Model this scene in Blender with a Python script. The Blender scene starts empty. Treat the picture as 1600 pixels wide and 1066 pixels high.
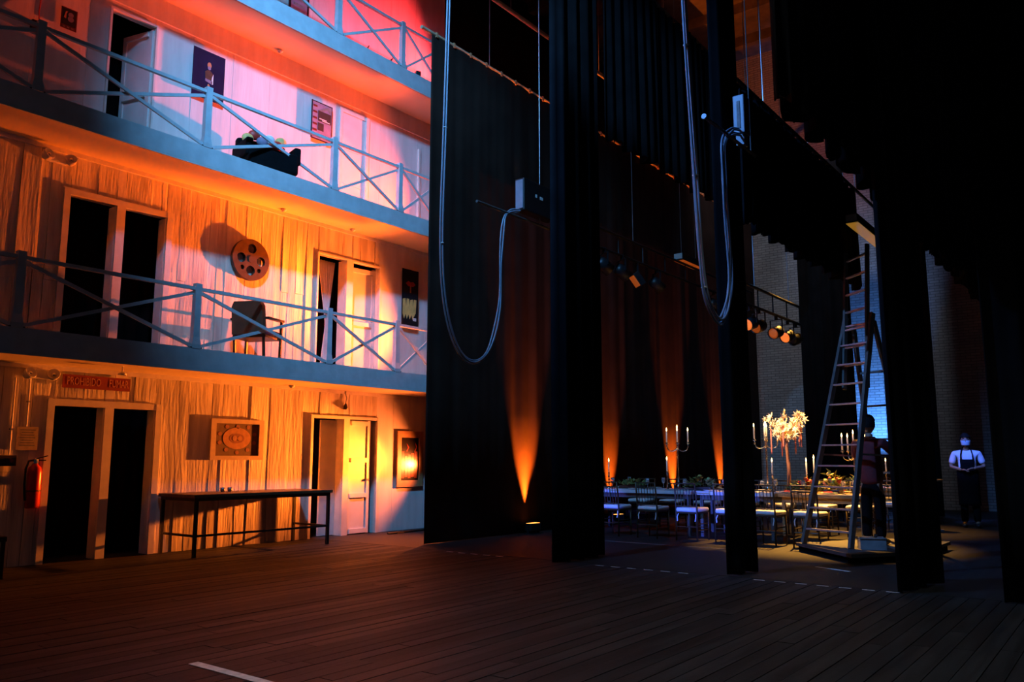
import bpy, bmesh, math, random
from mathutils import Vector, Matrix, Euler, noise
random.seed(7)
scene = bpy.context.scene
COL = scene.collection
R = math.radians
PI = math.pi

# ------------------------------------------------------------------ camera
cam_d = bpy.data.cameras.new('camera')
cam_d.sensor_width = 36.0
cam_d.lens = 36.0 * 1275.0 / 1600.0
cam_d.clip_end = 200
cam = bpy.data.objects.new('camera', cam_d)
cam.location = (0, 0, 1.30)
cam.rotation_euler = (R(90 + 8.26), 0, R(37.5))
COL.objects.link(cam)
scene.camera = cam
# ------------------------------------------------------------------ view and world
vs = scene.view_settings
vs.view_transform = 'Standard'
vs.look = 'None'
vs.gamma = 1.0
vs.use_curve_mapping = False
vs.exposure = 0.0
wd = bpy.data.worlds.new('dim_house')
scene.world = wd
wd.use_nodes = True
wd.node_tree.nodes['Background'].inputs[0].default_value = (0.55, 0.6, 0.8, 1)
wd.node_tree.nodes['Background'].inputs[1].default_value = 0.018


def spot(name, loc, target, power, color, size, blend=1.0, radius=0.06):
    d = bpy.data.lights.new(name, 'SPOT')
    d.energy = power
    d.color = color
    d.spot_size = R(size)
    d.spot_blend = blend
    d.shadow_soft_size = radius
    o = bpy.data.objects.new(name, d)
    o.location = loc
    o.rotation_euler = (Vector(target) - Vector(loc)).to_track_quat('-Z', 'Y').to_euler()
    COL.objects.link(o)
    return o


# stage lanterns standing at the far end of each storey of the set, behind the backdrop, with two added fills
spot('amber_ground_flood', (-10.35, 12.05, 1.20), (-10.95, 5.0, 1.50), 1050, (1.0, 0.17, 0.030), 96, 1.0, 0.05)
spot('amber_ground_lantern', (-10.40, 12.15, 1.25), (-11.0, 4.4, 1.50), 5200, (1.0, 0.185, 0.012), 46, 1.0, 0.05)
spot('orange_balcony_flood', (-10.22, 11.55, 3.30), (-10.9, 5.0, 5.00), 2200, (1.0, 0.15, 0.014), 96, 1.0, 0.05)
spot('orange_soffit_fill', (-10.55, 11.60, 3.05), (-10.6, 6.8, 5.40), 1300, (1.0, 0.11, 0.0), 44, 1.0, 0.05)  # extra fill added to deepen the orange on the soffit
spot('orange_balcony_lantern', (-10.24, 11.58, 3.30), (-10.8, 4.4, 5.15), 7600, (1.0, 0.125, 0.004), 46, 1.0, 0.05)
spot('red_balcony_flood', (-10.25, 11.75, 6.00), (-11.0, 6.0, 7.40), 1300, (1.0, 0.080, 0.012), 96, 1.0, 0.05)
spot('red_balcony_lantern', (-10.28, 11.80, 6.05), (-11.0, 4.6, 7.20), 4000, (1.0, 0.070, 0.006), 46, 1.0, 0.05)
spot('crimson_top_lantern', (-10.30, 12.40, 8.95), (-10.90, 6.0, 10.3), 1900, (1.0, 0.035, 0.040), 100, 1.0, 0.05)
spot('loft_fill', (-10.6, 12.9, 9.0), (-8.8, 17.0, 10.3), 1300, (1.0, 0.20, 0.02), 50, 1.0, 0.05)  # fill added to turn the high battens and ceiling orange
# blue wash from the overhead bar onto the front of the set
spot('blue_set_wash', (-5.7, 3.6, 10.4), (-10.7, 10.2, 5.0), 4300, (0.14, 0.48, 1.0), 68, 1.0, 0.25)
# low blue lanterns across the stage onto the dining end, and a wash over the hanging cables
spot('blue_dining_wash', (-4.1, 1.2, 2.2), (-7.62, 12.4, 0.50), 8500, (0.07, 0.13, 1.0), 4.2, 0.4, 0.05)
spot('blue_dining_wash_wide', (-4.1, 1.2, 2.2), (-5.60, 12.4, 0.55), 11000, (0.07, 0.14, 1.0), 6.8, 0.3, 0.05)
spot('blue_rigging_wash', (-6.6, 3.6, 9.5), (-4.6, 9.2, 4.6), 3400, (0.11, 0.36, 1.0), 52, 1.0, 0.08)
spot('blue_border_wash', (-3.6, 3.0, 9.0), (-5.6, 10.2, 7.4), 2600, (0.16, 0.44, 0.9), 26, 1.0, 0.08)
spot('blue_waiter_wash', (-3.2, 11.4, 7.6), (-2.8, 18.1, 1.55), 5000, (0.08, 0.17, 1.0), 7, 0.8, 0.05)
# warm light on the dining tables from the lamps on the bars, plus a spot added to brighten the flower tree
spot('table_spot_warm', (-5.0, 15.4, 6.4), (-4.2, 13.5, 0.7), 13000, (1.0, 0.46, 0.07), 36, 1.0, 0.06)
spot('table_spot_warm_far', (-4.6, 18.6, 6.4), (-4.2, 16.9, 0.7), 2600, (1.0, 0.45, 0.08), 38, 1.0, 0.06)
spot('flower_tree_fill', (-5.1, 10.6, 5.4), (-4.74, 13.82, 1.85), 4200, (1.0, 0.60, 0.22), 13, 0.6, 0.05)
# dim fills added over the bare stage floor and the end wall
spot('stage_floor_fill', (-2.2, 3.4, 9.0), (-2.4, 5.6, 0.0), 980, (0.80, 0.92, 1.0), 66, 1.0, 0.3)
spot('end_wall_fill', (-6.0, 17.0, 12.5), (-7.8, 24.0, 4.5), 1000, (0.70, 0.80, 1.0), 58, 1.0, 0.3)


# ------------------------------------------------------------------ materials
def mat(name, col, rough=0.6, metal=0.0, var=0.0, vscale=6.0, bump=0.0, bscale=40.0, stretch=None,
        emit=None, estr=0.0, spec=0.5, trans=0.0, alt=None, sheen=0.0):
    m = bpy.data.materials.new(name)
    m.use_nodes = True
    nt = m.node_tree
    b = nt.nodes['Principled BSDF']
    b.inputs['Base Color'].default_value = (*col, 1)
    b.inputs['Roughness'].default_value = rough
    b.inputs['Metallic'].default_value = metal
    b.inputs['Specular IOR Level'].default_value = spec
    b.inputs['Transmission Weight'].default_value = trans
    if sheen:
        b.inputs['Sheen Weight'].default_value = sheen
    if emit:
        b.inputs['Emission Color'].default_value = (*emit, 1)
        b.inputs['Emission Strength'].default_value = estr
    if var > 0 or bump > 0:
        tc = nt.nodes.new('ShaderNodeNewGeometry')
        mp = nt.nodes.new('ShaderNodeMapping')
        nt.links.new(tc.outputs['Position'], mp.inputs['Vector'])
        mp.inputs['Scale'].default_value = stretch or (1, 1, 1)
        src = mp.outputs['Vector']
    if var > 0:
        n = nt.nodes.new('ShaderNodeTexNoise')
        n.inputs['Scale'].default_value = vscale
        n.inputs['Detail'].default_value = 6
        nt.links.new(src, n.inputs['Vector'])
        r = nt.nodes.new('ShaderNodeValToRGB')
        r.color_ramp.elements[0].position = 0.32
        r.color_ramp.elements[1].position = 0.68
        lo = alt or tuple(c * (1 - var) for c in col)
        r.color_ramp.elements[0].color = (*lo, 1)
        r.color_ramp.elements[1].color = (*tuple(min(1, c * (1 + var * 0.35)) for c in col), 1)
        nt.links.new(n.outputs['Fac'], r.inputs['Fac'])
        nt.links.new(r.outputs['Color'], b.inputs['Base Color'])
    if bump > 0:
        n2 = nt.nodes.new('ShaderNodeTexNoise')
        n2.inputs['Scale'].default_value = bscale
        n2.inputs['Detail'].default_value = 4
        nt.links.new(src, n2.inputs['Vector'])
        bp = nt.nodes.new('ShaderNodeBump')
        bp.inputs['Strength'].default_value = bump
        bp.inputs['Distance'].default_value = 0.02
        nt.links.new(n2.outputs['Fac'], bp.inputs['Height'])
        nt.links.new(bp.outputs['Normal'], b.inputs['Normal'])
    return m


def brick_mat(name, c1, c2, mortar, scale_w=0.24, scale_h=0.075):
    m = bpy.data.materials.new(name)
    m.use_nodes = True
    nt = m.node_tree
    b = nt.nodes['Principled BSDF']
    b.inputs['Roughness'].default_value = 0.85
    g = nt.nodes.new('ShaderNodeNewGeometry')
    sp = nt.nodes.new('ShaderNodeSeparateXYZ')
    nt.links.new(g.outputs['Position'], sp.inputs[0])
    ad = nt.nodes.new('ShaderNodeMath')
    ad.operation = 'ADD'
    nt.links.new(sp.outputs[0], ad.inputs[0])
    nt.links.new(sp.outputs[1], ad.inputs[1])
    cb = nt.nodes.new('ShaderNodeCombineXYZ')
    nt.links.new(ad.outputs[0], cb.inputs[0])
    nt.links.new(sp.outputs[2], cb.inputs[1])
    br = nt.nodes.new('ShaderNodeTexBrick')
    br.inputs['Scale'].default_value = 1.0
    br.inputs['Brick Width'].default_value = scale_w
    br.inputs['Row Height'].default_value = scale_h
    br.inputs['Mortar Size'].default_value = 0.009
    br.inputs['Color1'].default_value = (*c1, 1)
    br.inputs['Color2'].default_value = (*c2, 1)
    br.inputs['Mortar'].default_value = (*mortar, 1)
    nt.links.new(cb.outputs[0], br.inputs['Vector'])
    nt.links.new(br.outputs['Color'], b.inputs['Base Color'])
    bp = nt.nodes.new('ShaderNodeBump')
    bp.inputs['Strength'].default_value = 0.6
    bp.inputs['Distance'].default_value = 0.02
    bp.invert = True
    nt.links.new(br.outputs['Fac'], bp.inputs['Height'])
    nt.links.new(bp.outputs['Normal'], b.inputs['Normal'])
    return m


M = {}
M['wall'] = mat('painted_board', (0.76, 0.70, 0.58), 0.62, var=0.22, vscale=3.0, bump=0.35, bscale=9, stretch=(1, 3.0, 0.35), alt=(0.50, 0.45, 0.38))
M['wall_up'] = mat('painted_panel', (0.76, 0.71, 0.68), 0.6, var=0.12, vscale=2.5, bump=0.12, bscale=8, stretch=(1, 3, 0.4))
M['wall_base'] = mat('set_flat_backing', (0.45, 0.40, 0.34), 0.8, var=0.3, vscale=4)
M['soffit'] = mat('soffit_paint', (0.74, 0.63, 0.40), 0.55, var=0.10, vscale=1.5, bump=0.05, bscale=3)
M['fascia'] = mat('fascia_paint', (0.60, 0.61, 0.62), 0.55, var=0.14, vscale=5, bump=0.1, bscale=14)
M['rail'] = mat('railing_paint', (0.58, 0.59, 0.61), 0.5, var=0.12, vscale=8)
M['trim'] = mat('trim_paint', (0.72, 0.69, 0.64), 0.5, var=0.12, vscale=6, bump=0.1, bscale=12)
M['door'] = mat('door_paint', (0.72, 0.70, 0.68), 0.45, var=0.10, vscale=4)
M['velvet'] = mat('black_velour', (0.0065, 0.0062, 0.0072), 0.95, var=0.4, vscale=3, spec=0.1)
M['velvet2'] = mat('black_serge', (0.0260, 0.0125, 0.0090), 0.95, var=0.3, vscale=2, spec=0.1)
M['void'] = mat('black_masking', (0.006, 0.006, 0.006), 1.0, var=0.3, vscale=3, spec=0.0)
M['board'] = mat('stage_board', (0.0195, 0.0205, 0.0225), 0.60, var=0.55, vscale=2.2, bump=0.25, bscale=30, stretch=(6, 0.5, 1), spec=0.22)
M['board2'] = mat('stage_board_worn', (0.0240, 0.0250, 0.0270), 0.56, var=0.5, vscale=2.6, bump=0.25, bscale=30, stretch=(6, 0.5, 1), spec=0.22)
M['board3'] = mat('stage_board_dark', (0.0155, 0.0160, 0.0175), 0.64, var=0.5, vscale=2.0, bump=0.25, bscale=30, stretch=(6, 0.5, 1), spec=0.22)
M['subfloor'] = mat('subfloor', (0.02, 0.016, 0.014), 0.9, var=0.3)
M['floor_far'] = mat('stage_floor_black', (0.016, 0.014, 0.013), 0.55, var=0.5, vscale=2.2, bump=0.3, bscale=24, stretch=(7, 0.5, 1), spec=0.35)
M['brick'] = brick_mat('painted_brick', (0.36, 0.34, 0.33), (0.27, 0.255, 0.25), (0.16, 0.155, 0.15))
M['brick_dark'] = brick_mat('dark_brick', (0.075, 0.070, 0.066), (0.055, 0.05, 0.048), (0.035, 0.033, 0.03))
M['ceil'] = mat('grid_timber', (0.10, 0.07, 0.045), 0.8, var=0.5, vscale=3)
M['steel'] = mat('grey_steel', (0.30, 0.30, 0.31), 0.4, 0.7, var=0.2, vscale=10)
M['pipe'] = mat('scaffold_pipe', (0.12, 0.11, 0.105), 0.5, 0.4, var=0.3, vscale=8)
M['pipe_raw'] = mat('raw_timber_batten', (0.55, 0.38, 0.22), 0.6, var=0.3, vscale=8)
M['blackmetal'] = mat('black_metal', (0.015, 0.015, 0.016), 0.45, 0.3, var=0.2, vscale=10)
M['cable'] = mat('grey_cable', (0.20, 0.23, 0.29), 0.42, var=0.15, vscale=10)
M['tape'] = mat('white_floor_tape', (0.78, 0.74, 0.76), 0.6, var=0.25, vscale=20)
M['darkwood'] = mat('dark_wood', (0.035, 0.020, 0.012), 0.4, var=0.4, vscale=8, stretch=(1, 1, 0.3))
M['tabletop'] = mat('bench_top', (0.12, 0.07, 0.035), 0.4, var=0.35, vscale=6, stretch=(4, .6, 1))
M['reel'] = mat('bronze_painted_wood', (0.085, 0.045, 0.026), 0.5, 0.15, var=0.3, vscale=10)
M['olive'] = mat('olive_leatherette', (0.055, 0.042, 0.02), 0.6, var=0.25, vscale=8)
M['purple'] = mat('purple_print', (0.14, 0.05, 0.13), 0.7, var=0.85, vscale=26, alt=(0.02, 0.01, 0.02))
M['red'] = mat('red_enamel', (0.55, 0.02, 0.012), 0.28, var=0.1, vscale=6)
M['redsign'] = mat('red_sign_board', (0.28, 0.020, 0.014), 0.6, var=0.25, vscale=8)
M['signtext'] = mat('faded_red_letters', (0.68, 0.30, 0.20), 0.6, var=0.3, vscale=20)
M['paper'] = mat('aged_paper', (0.50, 0.40, 0.26), 0.8, var=0.2, vscale=14)
M['ink'] = mat('ink', (0.03, 0.025, 0.02), 0.8, var=0.2, vscale=14)
M['inkgrey'] = mat('grey_print', (0.22, 0.2, 0.2), 0.8, var=0.3, vscale=14)
M['white'] = mat('white_paint', (0.78, 0.77, 0.75), 0.5, var=0.08, vscale=6)
M['lilac'] = mat('lilac_print', (0.26, 0.21, 0.30), 0.7, var=0.2, vscale=10)
M['navy'] = mat('navy_print', (0.008, 0.011, 0.045), 0.75, var=0.25, vscale=6, spec=0.15)
M['black'] = mat('black_print', (0.010, 0.010, 0.012), 0.5, var=0.2, vscale=6)
M['skinprint'] = mat('orange_print', (0.55, 0.22, 0.10), 0.6, var=0.2, vscale=10)
M['yellow'] = mat('yellow_print', (0.75, 0.55, 0.16), 0.6, var=0.2, vscale=10)
M['crimson'] = mat('crimson_print', (0.50, 0.035, 0.02), 0.5, var=0.25, vscale=10)
M['maroon'] = mat('maroon_print', (0.14, 0.02, 0.012), 0.5, var=0.25, vscale=10)
M['frame'] = mat('cream_frame', (0.60, 0.50, 0.36), 0.5, var=0.15, vscale=10)
M['framewood'] = mat('honey_wood_frame', (0.45, 0.26, 0.11), 0.4, var=0.2, vscale=12)
M['canvas'] = mat('brown_canvas', (0.10, 0.05, 0.028), 0.6, var=0.3, vscale=14)
M['gold'] = mat('ochre_paint', (0.42, 0.19, 0.07), 0.6, var=0.25, vscale=14)
M['gold2'] = mat('rust_paint', (0.26, 0.08, 0.035), 0.6, var=0.25, vscale=14)
M['glossglass'] = mat('picture_glass', (0.9, 0.9, 0.9), 0.16, trans=1.0, var=0.02)
M['lampwhite'] = mat('white_plastic', (0.75, 0.73, 0.70), 0.35, var=0.08, vscale=10)
M['chrome'] = mat('silver_plate', (0.75, 0.73, 0.70), 0.18, 1.0, var=0.08, vscale=10)
M['gilt'] = mat('dull_gold_wood', (0.055, 0.034, 0.016), 0.4, 0.3, var=0.2, vscale=12)
M['cushion'] = mat('white_cushion', (0.70, 0.69, 0.70), 0.75, var=0.06, vscale=10)
M['tablewhite'] = mat('white_table', (0.62, 0.62, 0.64), 0.3, var=0.08, vscale=8)
M['candle'] = mat('ivory_wax', (0.80, 0.76, 0.66), 0.5, var=0.05, vscale=10, emit=(1.0, 0.55, 0.2), estr=0.10)
M['flame'] = mat('candle_flame', (1, 0.7, 0.3), 0.5, emit=(1.0, 0.62, 0.22), estr=9.0)
M['glass'] = mat('clear_glass', (0.95, 0.95, 0.97), 0.05, trans=0.9, var=0.02)
M['blossom'] = mat('pale_star_flower', (0.90, 0.76, 0.58), 0.45, var=0.2, vscale=10)
M['branch'] = mat('reddish_branch', (0.30, 0.12, 0.07), 0.7, var=0.3, vscale=12)
M['pinkdrop'] = mat('pink_crystal', (0.65, 0.22, 0.20), 0.15, var=0.1, vscale=12)
M['leaf'] = mat('leaf_green', (0.11, 0.16, 0.03), 0.6, var=0.45, vscale=12)
M['leaf2'] = mat('leaf_olive', (0.20, 0.18, 0.04), 0.6, var=0.45, vscale=12)
M['berry'] = mat('red_berry', (0.42, 0.03, 0.02), 0.35, var=0.2, vscale=12)
M['lime'] = mat('lime_fruit', (0.32, 0.42, 0.10), 0.4, var=0.2, vscale=12)
M['plate'] = mat('porcelain', (0.75, 0.72, 0.66), 0.2, var=0.05)
M['rednapkin'] = mat('red_napkin', (0.45, 0.02, 0.015), 0.8, var=0.2, vscale=20)
M['ladderwood'] = mat('weathered_ladder_wood', (0.13, 0.115, 0.095), 0.6, var=0.35, vscale=10, stretch=(2, 2, .4))
M['rung'] = mat('worn_aluminium', (0.55, 0.53, 0.50), 0.35, 0.6, var=0.2, vscale=14)
M['platform'] = mat('grey_platform', (0.045, 0.045, 0.048), 0.6, var=0.35, vscale=6)
M['bin'] = mat('frosted_plastic', (0.28, 0.28, 0.27), 0.3, var=0.2, vscale=10)
M['skin'] = mat('skin', (0.34, 0.19, 0.12), 0.55, var=0.1, vscale=20)
M['hair'] = mat('black_hair', (0.008, 0.007, 0.006), 0.8, spec=0.2, var=0.3, vscale=40)
M['tshirt'] = mat('white_tshirt', (0.78, 0.80, 0.84), 0.8, var=0.06, vscale=14, bump=0.2, bscale=14)
M['mask'] = mat('pale_blue_mask', (0.46, 0.60, 0.70), 0.7, var=0.06, vscale=20)
M['apron'] = mat('black_apron', (0.004, 0.004, 0.005), 0.95, var=0.3, vscale=10, spec=0.1)
M['trouser'] = mat('black_trousers', (0.005, 0.005, 0.006), 0.95, var=0.3, vscale=10, spec=0.1)
M['shoe'] = mat('dark_shoe', (0.03, 0.03, 0.03), 0.4, var=0.2, vscale=10)
M['redshirt'] = mat('maroon_shirt', (0.14, 0.014, 0.018), 0.8, var=0.25, vscale=12, bump=0.2, bscale=14)
M['orangeglow'] = mat('orange_gel_lit', (0.6, 0.2, 0.05), 0.4, emit=(1.0, 0.20, 0.03), estr=0.9)
M['orangedim'] = mat('orange_gel_dim', (0.5, 0.16, 0.04), 0.4, emit=(1.0, 0.17, 0.02), estr=0.22)
M['amberglow'] = mat('amber_underside_glow', (0.7, 0.45, 0.1), 0.4, emit=(1.0, 0.50, 0.06), estr=0.17)
M['amberlamp'] = mat('amber_led_lit', (0.9, 0.6, 0.2), 0.4, emit=(1.0, 0.55, 0.14), estr=5.0)
M['orangeled'] = mat('orange_led_lit', (0.9, 0.4, 0.1), 0.4, emit=(1.0, 0.30, 0.05), estr=3.5)


# ------------------------------------------------------------------ mesh builder
class B:
    def __init__(s):
        s.v = []
        s.f = []

    def add(s, vs, fs, T=None):
        o = len(s.v)
        s.v += [tuple(T @ Vector(p)) if T else tuple(p) for p in vs]
        s.f += [tuple(i + o for i in q) for q in fs]
        return s

    def box(s, lo, hi, T=None, bev=0.0):
        x0, y0, z0 = lo
        x1, y1, z1 = hi
        if bev <= 0:
            vs = [(x0, y0, z0), (x1, y0, z0), (x1, y1, z0), (x0, y1, z0), (x0, y0, z1), (x1, y0, z1), (x1, y1, z1), (x0, y1, z1)]
            fs = [(0, 3, 2, 1), (4, 5, 6, 7), (0, 1, 5, 4), (1, 2, 6, 5), (2, 3, 7, 6), (3, 0, 4, 7)]
            return s.add(vs, fs, T)
        bm = bmesh.new()
        bmesh.ops.create_cube(bm, size=1)
        for v in bm.verts:
            v.co = Vector(((x0 + x1) / 2 + v.co.x * (x1 - x0), (y0 + y1) / 2 + v.co.y * (y1 - y0), (z0 + z1) / 2 + v.co.z * (z1 - z0)))
        bmesh.ops.bevel(bm, geom=bm.edges[:], offset=bev, segments=2, affect='EDGES', profile=0.5)
        bm.verts.index_update()
        s.add([v.co.copy() for v in bm.verts], [[v.index for v in f.verts] for f in bm.faces], T)
        bm.free()
        return s

    def bar(s, a, b, w, h=None, up=(0, 0, 1)):
        """rectangular bar from a to b, w across, h along up"""
        h = h or w
        a = Vector(a)
        b = Vector(b)
        d = (b - a).normalized()
        u = Vector(up)
        if abs(d.dot(u)) > 0.98:
            u = Vector((1, 0, 0))
        x = d.cross(u).normalized()
        y = x.cross(d).normalized()
        vs = []
        for p in (a, b):
            for sx, sy in ((-1, -1), (1, -1), (1, 1), (-1, 1)):
                vs.append(p + x * sx * w / 2 + y * sy * h / 2)
        return s.add(vs, [(3, 2, 1, 0), (4, 5, 6, 7), (0, 1, 5, 4), (1, 2, 6, 5), (2, 3, 7, 6), (3, 0, 4, 7)])

    def cyl(s, a, b, r0, r1=None, n=10, caps=True):
        r1 = r0 if r1 is None else r1
        a = Vector(a)
        b = Vector(b)
        d = (b - a).normalized()
        u = Vector((0, 0, 1)) if abs(d.z) < 0.95 else Vector((1, 0, 0))
        x = d.cross(u).normalized()
        y = d.cross(x).normalized()
        vs = []
        for p, r in ((a, r0), (b, r1)):
            for i in range(n):
                t = 2 * PI * i / n
                vs.append(p + x * r * math.cos(t) + y * r * math.sin(t))
        fs = [(i, (i + 1) % n, n + (i + 1) % n, n + i) for i in range(n)]
        if caps:
            fs += [tuple(range(n))[::-1], tuple(range(n, 2 * n))]
        return s.add(vs, fs)

    def tube(s, pts, r, n=6):
        pts = [Vector(p) for p in pts]
        vs = []
        fs = []
        px = None
        for i, p in enumerate(pts):
            d = (pts[min(i + 1, len(pts) - 1)] - pts[max(i - 1, 0)]).normalized()
            if px is None:
                u = Vector((0, 0, 1)) if abs(d.z) < 0.9 else Vector((1, 0, 0))
                px = d.cross(u).normalized()
            else:
                px = (px - d * px.dot(d)).normalized()
            y = d.cross(px)
            rr = r(i / (len(pts) - 1)) if callable(r) else r
            for k in range(n):
                t = 2 * PI * k / n
                vs.append(p + px * rr * math.cos(t) + y * rr * math.sin(t))
        for i in range(len(pts) - 1):
            for k in range(n):
                fs.append((i * n + k, i * n + (k + 1) % n, (i + 1) * n + (k + 1) % n, (i + 1) * n + k))
        fs += [tuple(range(n))[::-1], tuple(range((len(pts) - 1) * n, len(pts) * n))]
        return s.add(vs, fs)

    def lathe(s, prof, n=14, c=(0, 0, 0), T=None):
        vs = []
        fs = []
        for r, z in prof:
            for k in range(n):
                t = 2 * PI * k / n
                vs.append((c[0] + r * math.cos(t), c[1] + r * math.sin(t), c[2] + z))
        m = len(prof)
        for i in range(m - 1):
            for k in range(n):
                fs.append((i * n + k, i * n + (k + 1) % n, (i + 1) * n + (k + 1) % n, (i + 1) * n + k))
        fs += [tuple(range(n))[::-1], tuple(range((m - 1) * n, m * n))]
        return s.add(vs, fs, T)

    def ball(s, c, r, n=10, m=6, sq=(1, 1, 1)):
        prof = [(max(1e-4, math.sin(PI * i / m)), -math.cos(PI * i / m)) for i in range(m + 1)]
        vs = []
        fs = []
        for q, z in prof:
            for k in range(n):
                t = 2 * PI * k / n
                vs.append((c[0] + r * sq[0] * q * math.cos(t), c[1] + r * sq[1] * q * math.sin(t), c[2] + r * sq[2] * z))
        for i in range(m):
            for k in range(n):
                fs.append((i * n + k, i * n + (k + 1) % n, (i + 1) * n + (k + 1) % n, (i + 1) * n + k))
        return s.add(vs, fs)

    def prism(s, poly, h0, h1, axis='z'):
        """extruded polygon; axis 'x': poly is (y, z) extruded along x"""
        n = len(poly)
        mp = {'z': lambda p, h: (p[0], p[1], h), 'x': lambda p, h: (h, p[0], p[1]), 'y': lambda p, h: (p[0], h, p[1])}[axis]
        vs = [mp(p, h0) for p in poly] + [mp(p, h1) for p in poly]
        fs = [tuple(range(n))[::-1], tuple(range(n, 2 * n))] + [(i, (i + 1) % n, n + (i + 1) % n, n + i) for i in range(n)]
        return s.add(vs, fs)

    def mesh(s, name, smooth=False):
        me = bpy.data.meshes.new(name)
        me.from_pydata(s.v, [], s.f)
        bm = bmesh.new()
        bm.from_mesh(me)
        bmesh.ops.recalc_face_normals(bm, faces=bm.faces)
        bm.to_mesh(me)
        bm.free()
        if smooth:
            for p in me.polygons:
                p.use_smooth = True
        return me

    def build(s, name, m, parent=None, smooth=False):
        me = s.mesh(name, smooth)
        me.materials.append(M[m] if isinstance(m, str) else m)
        return link(name, me, parent)


def link(name, me, parent=None):
    o = bpy.data.objects.new(name, me)
    COL.objects.link(o)
    if parent:
        o.parent = parent
    return o


def tag(o, label=None, cat=None, group=None, kind=None):
    if label:
        o['label'] = label
    if cat:
        o['category'] = cat
    if group:
        o['group'] = group
    if kind:
        o['kind'] = kind
    return o


def thing(name, label, cat, loc=(0, 0, 0), rz=0, group=None):
    o = bpy.data.objects.new(name, None)
    COL.objects.link(o)
    o.empty_display_size = 0.1
    o.location = loc
    o.rotation_euler = (0, 0, rz)
    return tag(o, label, cat, group)


def copy_tree(o, parent=None):
    c = o.copy()
    COL.objects.link(c)
    c.parent = parent
    for ch in list(o.children):
        copy_tree(ch, c)
    return c


def place(proto, first, loc, rz, label=None):
    o = proto if first else copy_tree(proto)
    o.location = loc
    o.rotation_euler = (0, 0, rz)
    if label:
        o['label'] = label
    return o


def text_part(name, s, size, m, parent, loc, depth=0.002, cond=1.0):
    c = bpy.data.curves.new(name, 'FONT')
    c.body = s
    c.size = size
    c.align_x = 'CENTER'
    c.align_y = 'CENTER'
    c.extrude = depth
    c.resolution_u = 2
    t = bpy.data.objects.new(name, c)
    COL.objects.link(t)
    dg = bpy.context.evaluated_depsgraph_get()
    me = bpy.data.meshes.new_from_object(t.evaluated_get(dg))
    bpy.data.objects.remove(t)
    for v in me.vertices:      # local x -> +Y, y -> +Z, z -> +X
        x, y, z = v.co
        v.co = (z + loc[0], x * cond + loc[1], y + loc[2])
    me.materials.clear()
    me.materials.append(M[m])
    return link(name, me, parent)


# ================================================================== THE SETTING
FX = -11.10      # face of the set wall
BX = -10.20      # front of the balconies
LV = [(0.0, 2.50), (2.81, 5.40), (5.70, 8.12), (8.45, 11.2)]     # floor and soffit of each storey
Y0, Y1 = 0.6, 12.1

# floor: sub floor, far floor and single boards
b = B().box((-14.2, -1.0, -0.12), (1.6, 9.0, -0.025))
floor = tag(b.build('floor', 'subfloor'), kind='structure', label='dark stage floor of long boards')
fb = B().box((-14.2, 9.0, -0.12), (1.6, 24.0, 0.0))
ff = tag(fb.build('floor', 'floor_far'), kind='structure', label='black painted floor behind the dashed tape line')
BW = 0.132
bmesh_board = []
for k in ('board', 'board2', 'board3'):
    me = B().box((-0.5, -0.5, -1), (0.5, 0.5, 0)).mesh('floor_board')
    me.materials.append(M[k])
    bmesh_board.append(me)
x = -11.2
i = 0
while x < 0.55:
    y = 1.0 - random.uniform(0, 1.2)
    while y < 9.0:
        L = random.uniform(2.6, 3.8)
        y2 = min(9.0, y + L)
        if 9.0 - y2 < 0.9:
            y2 = 9.0
        o = link('floor_board', random.choice(bmesh_board), floor)
        o.location = (x + BW / 2, (y + y2) / 2, random.uniform(-0.003, 0.0))
        o.scale = (BW - 0.006, y2 - y - 0.005, 0.024)
        y = y2
    x += BW
    i += 1

# theatre shell
w = B().box((-14.3, 0.0, 0.0), (-13.9, 24.3, 14.0))
tag(w.build('wall_left', 'brick_dark'), kind='structure', label='dark brick rear wall of the stage house')
w = B().box((-13.9, 24.0, 0.0), (1.6, 24.3, 14.0))
tag(w.build('wall_back', 'brick'), kind='structure', label='grey painted brick end wall')
c = tag(B().box((-14.3, 9.0, 14.0), (1.6, 24.3, 14.25)).build('ceiling', 'ceil'), kind='structure', label='dark timber ceiling high over the stage')
for k in range(8):
    B().box((-13.8, 10.0 + 1.8 * k, 13.7), (1.4, 10.22 + 1.8 * k, 14.0)).build('ceiling_beam', 'ceil', c)

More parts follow.
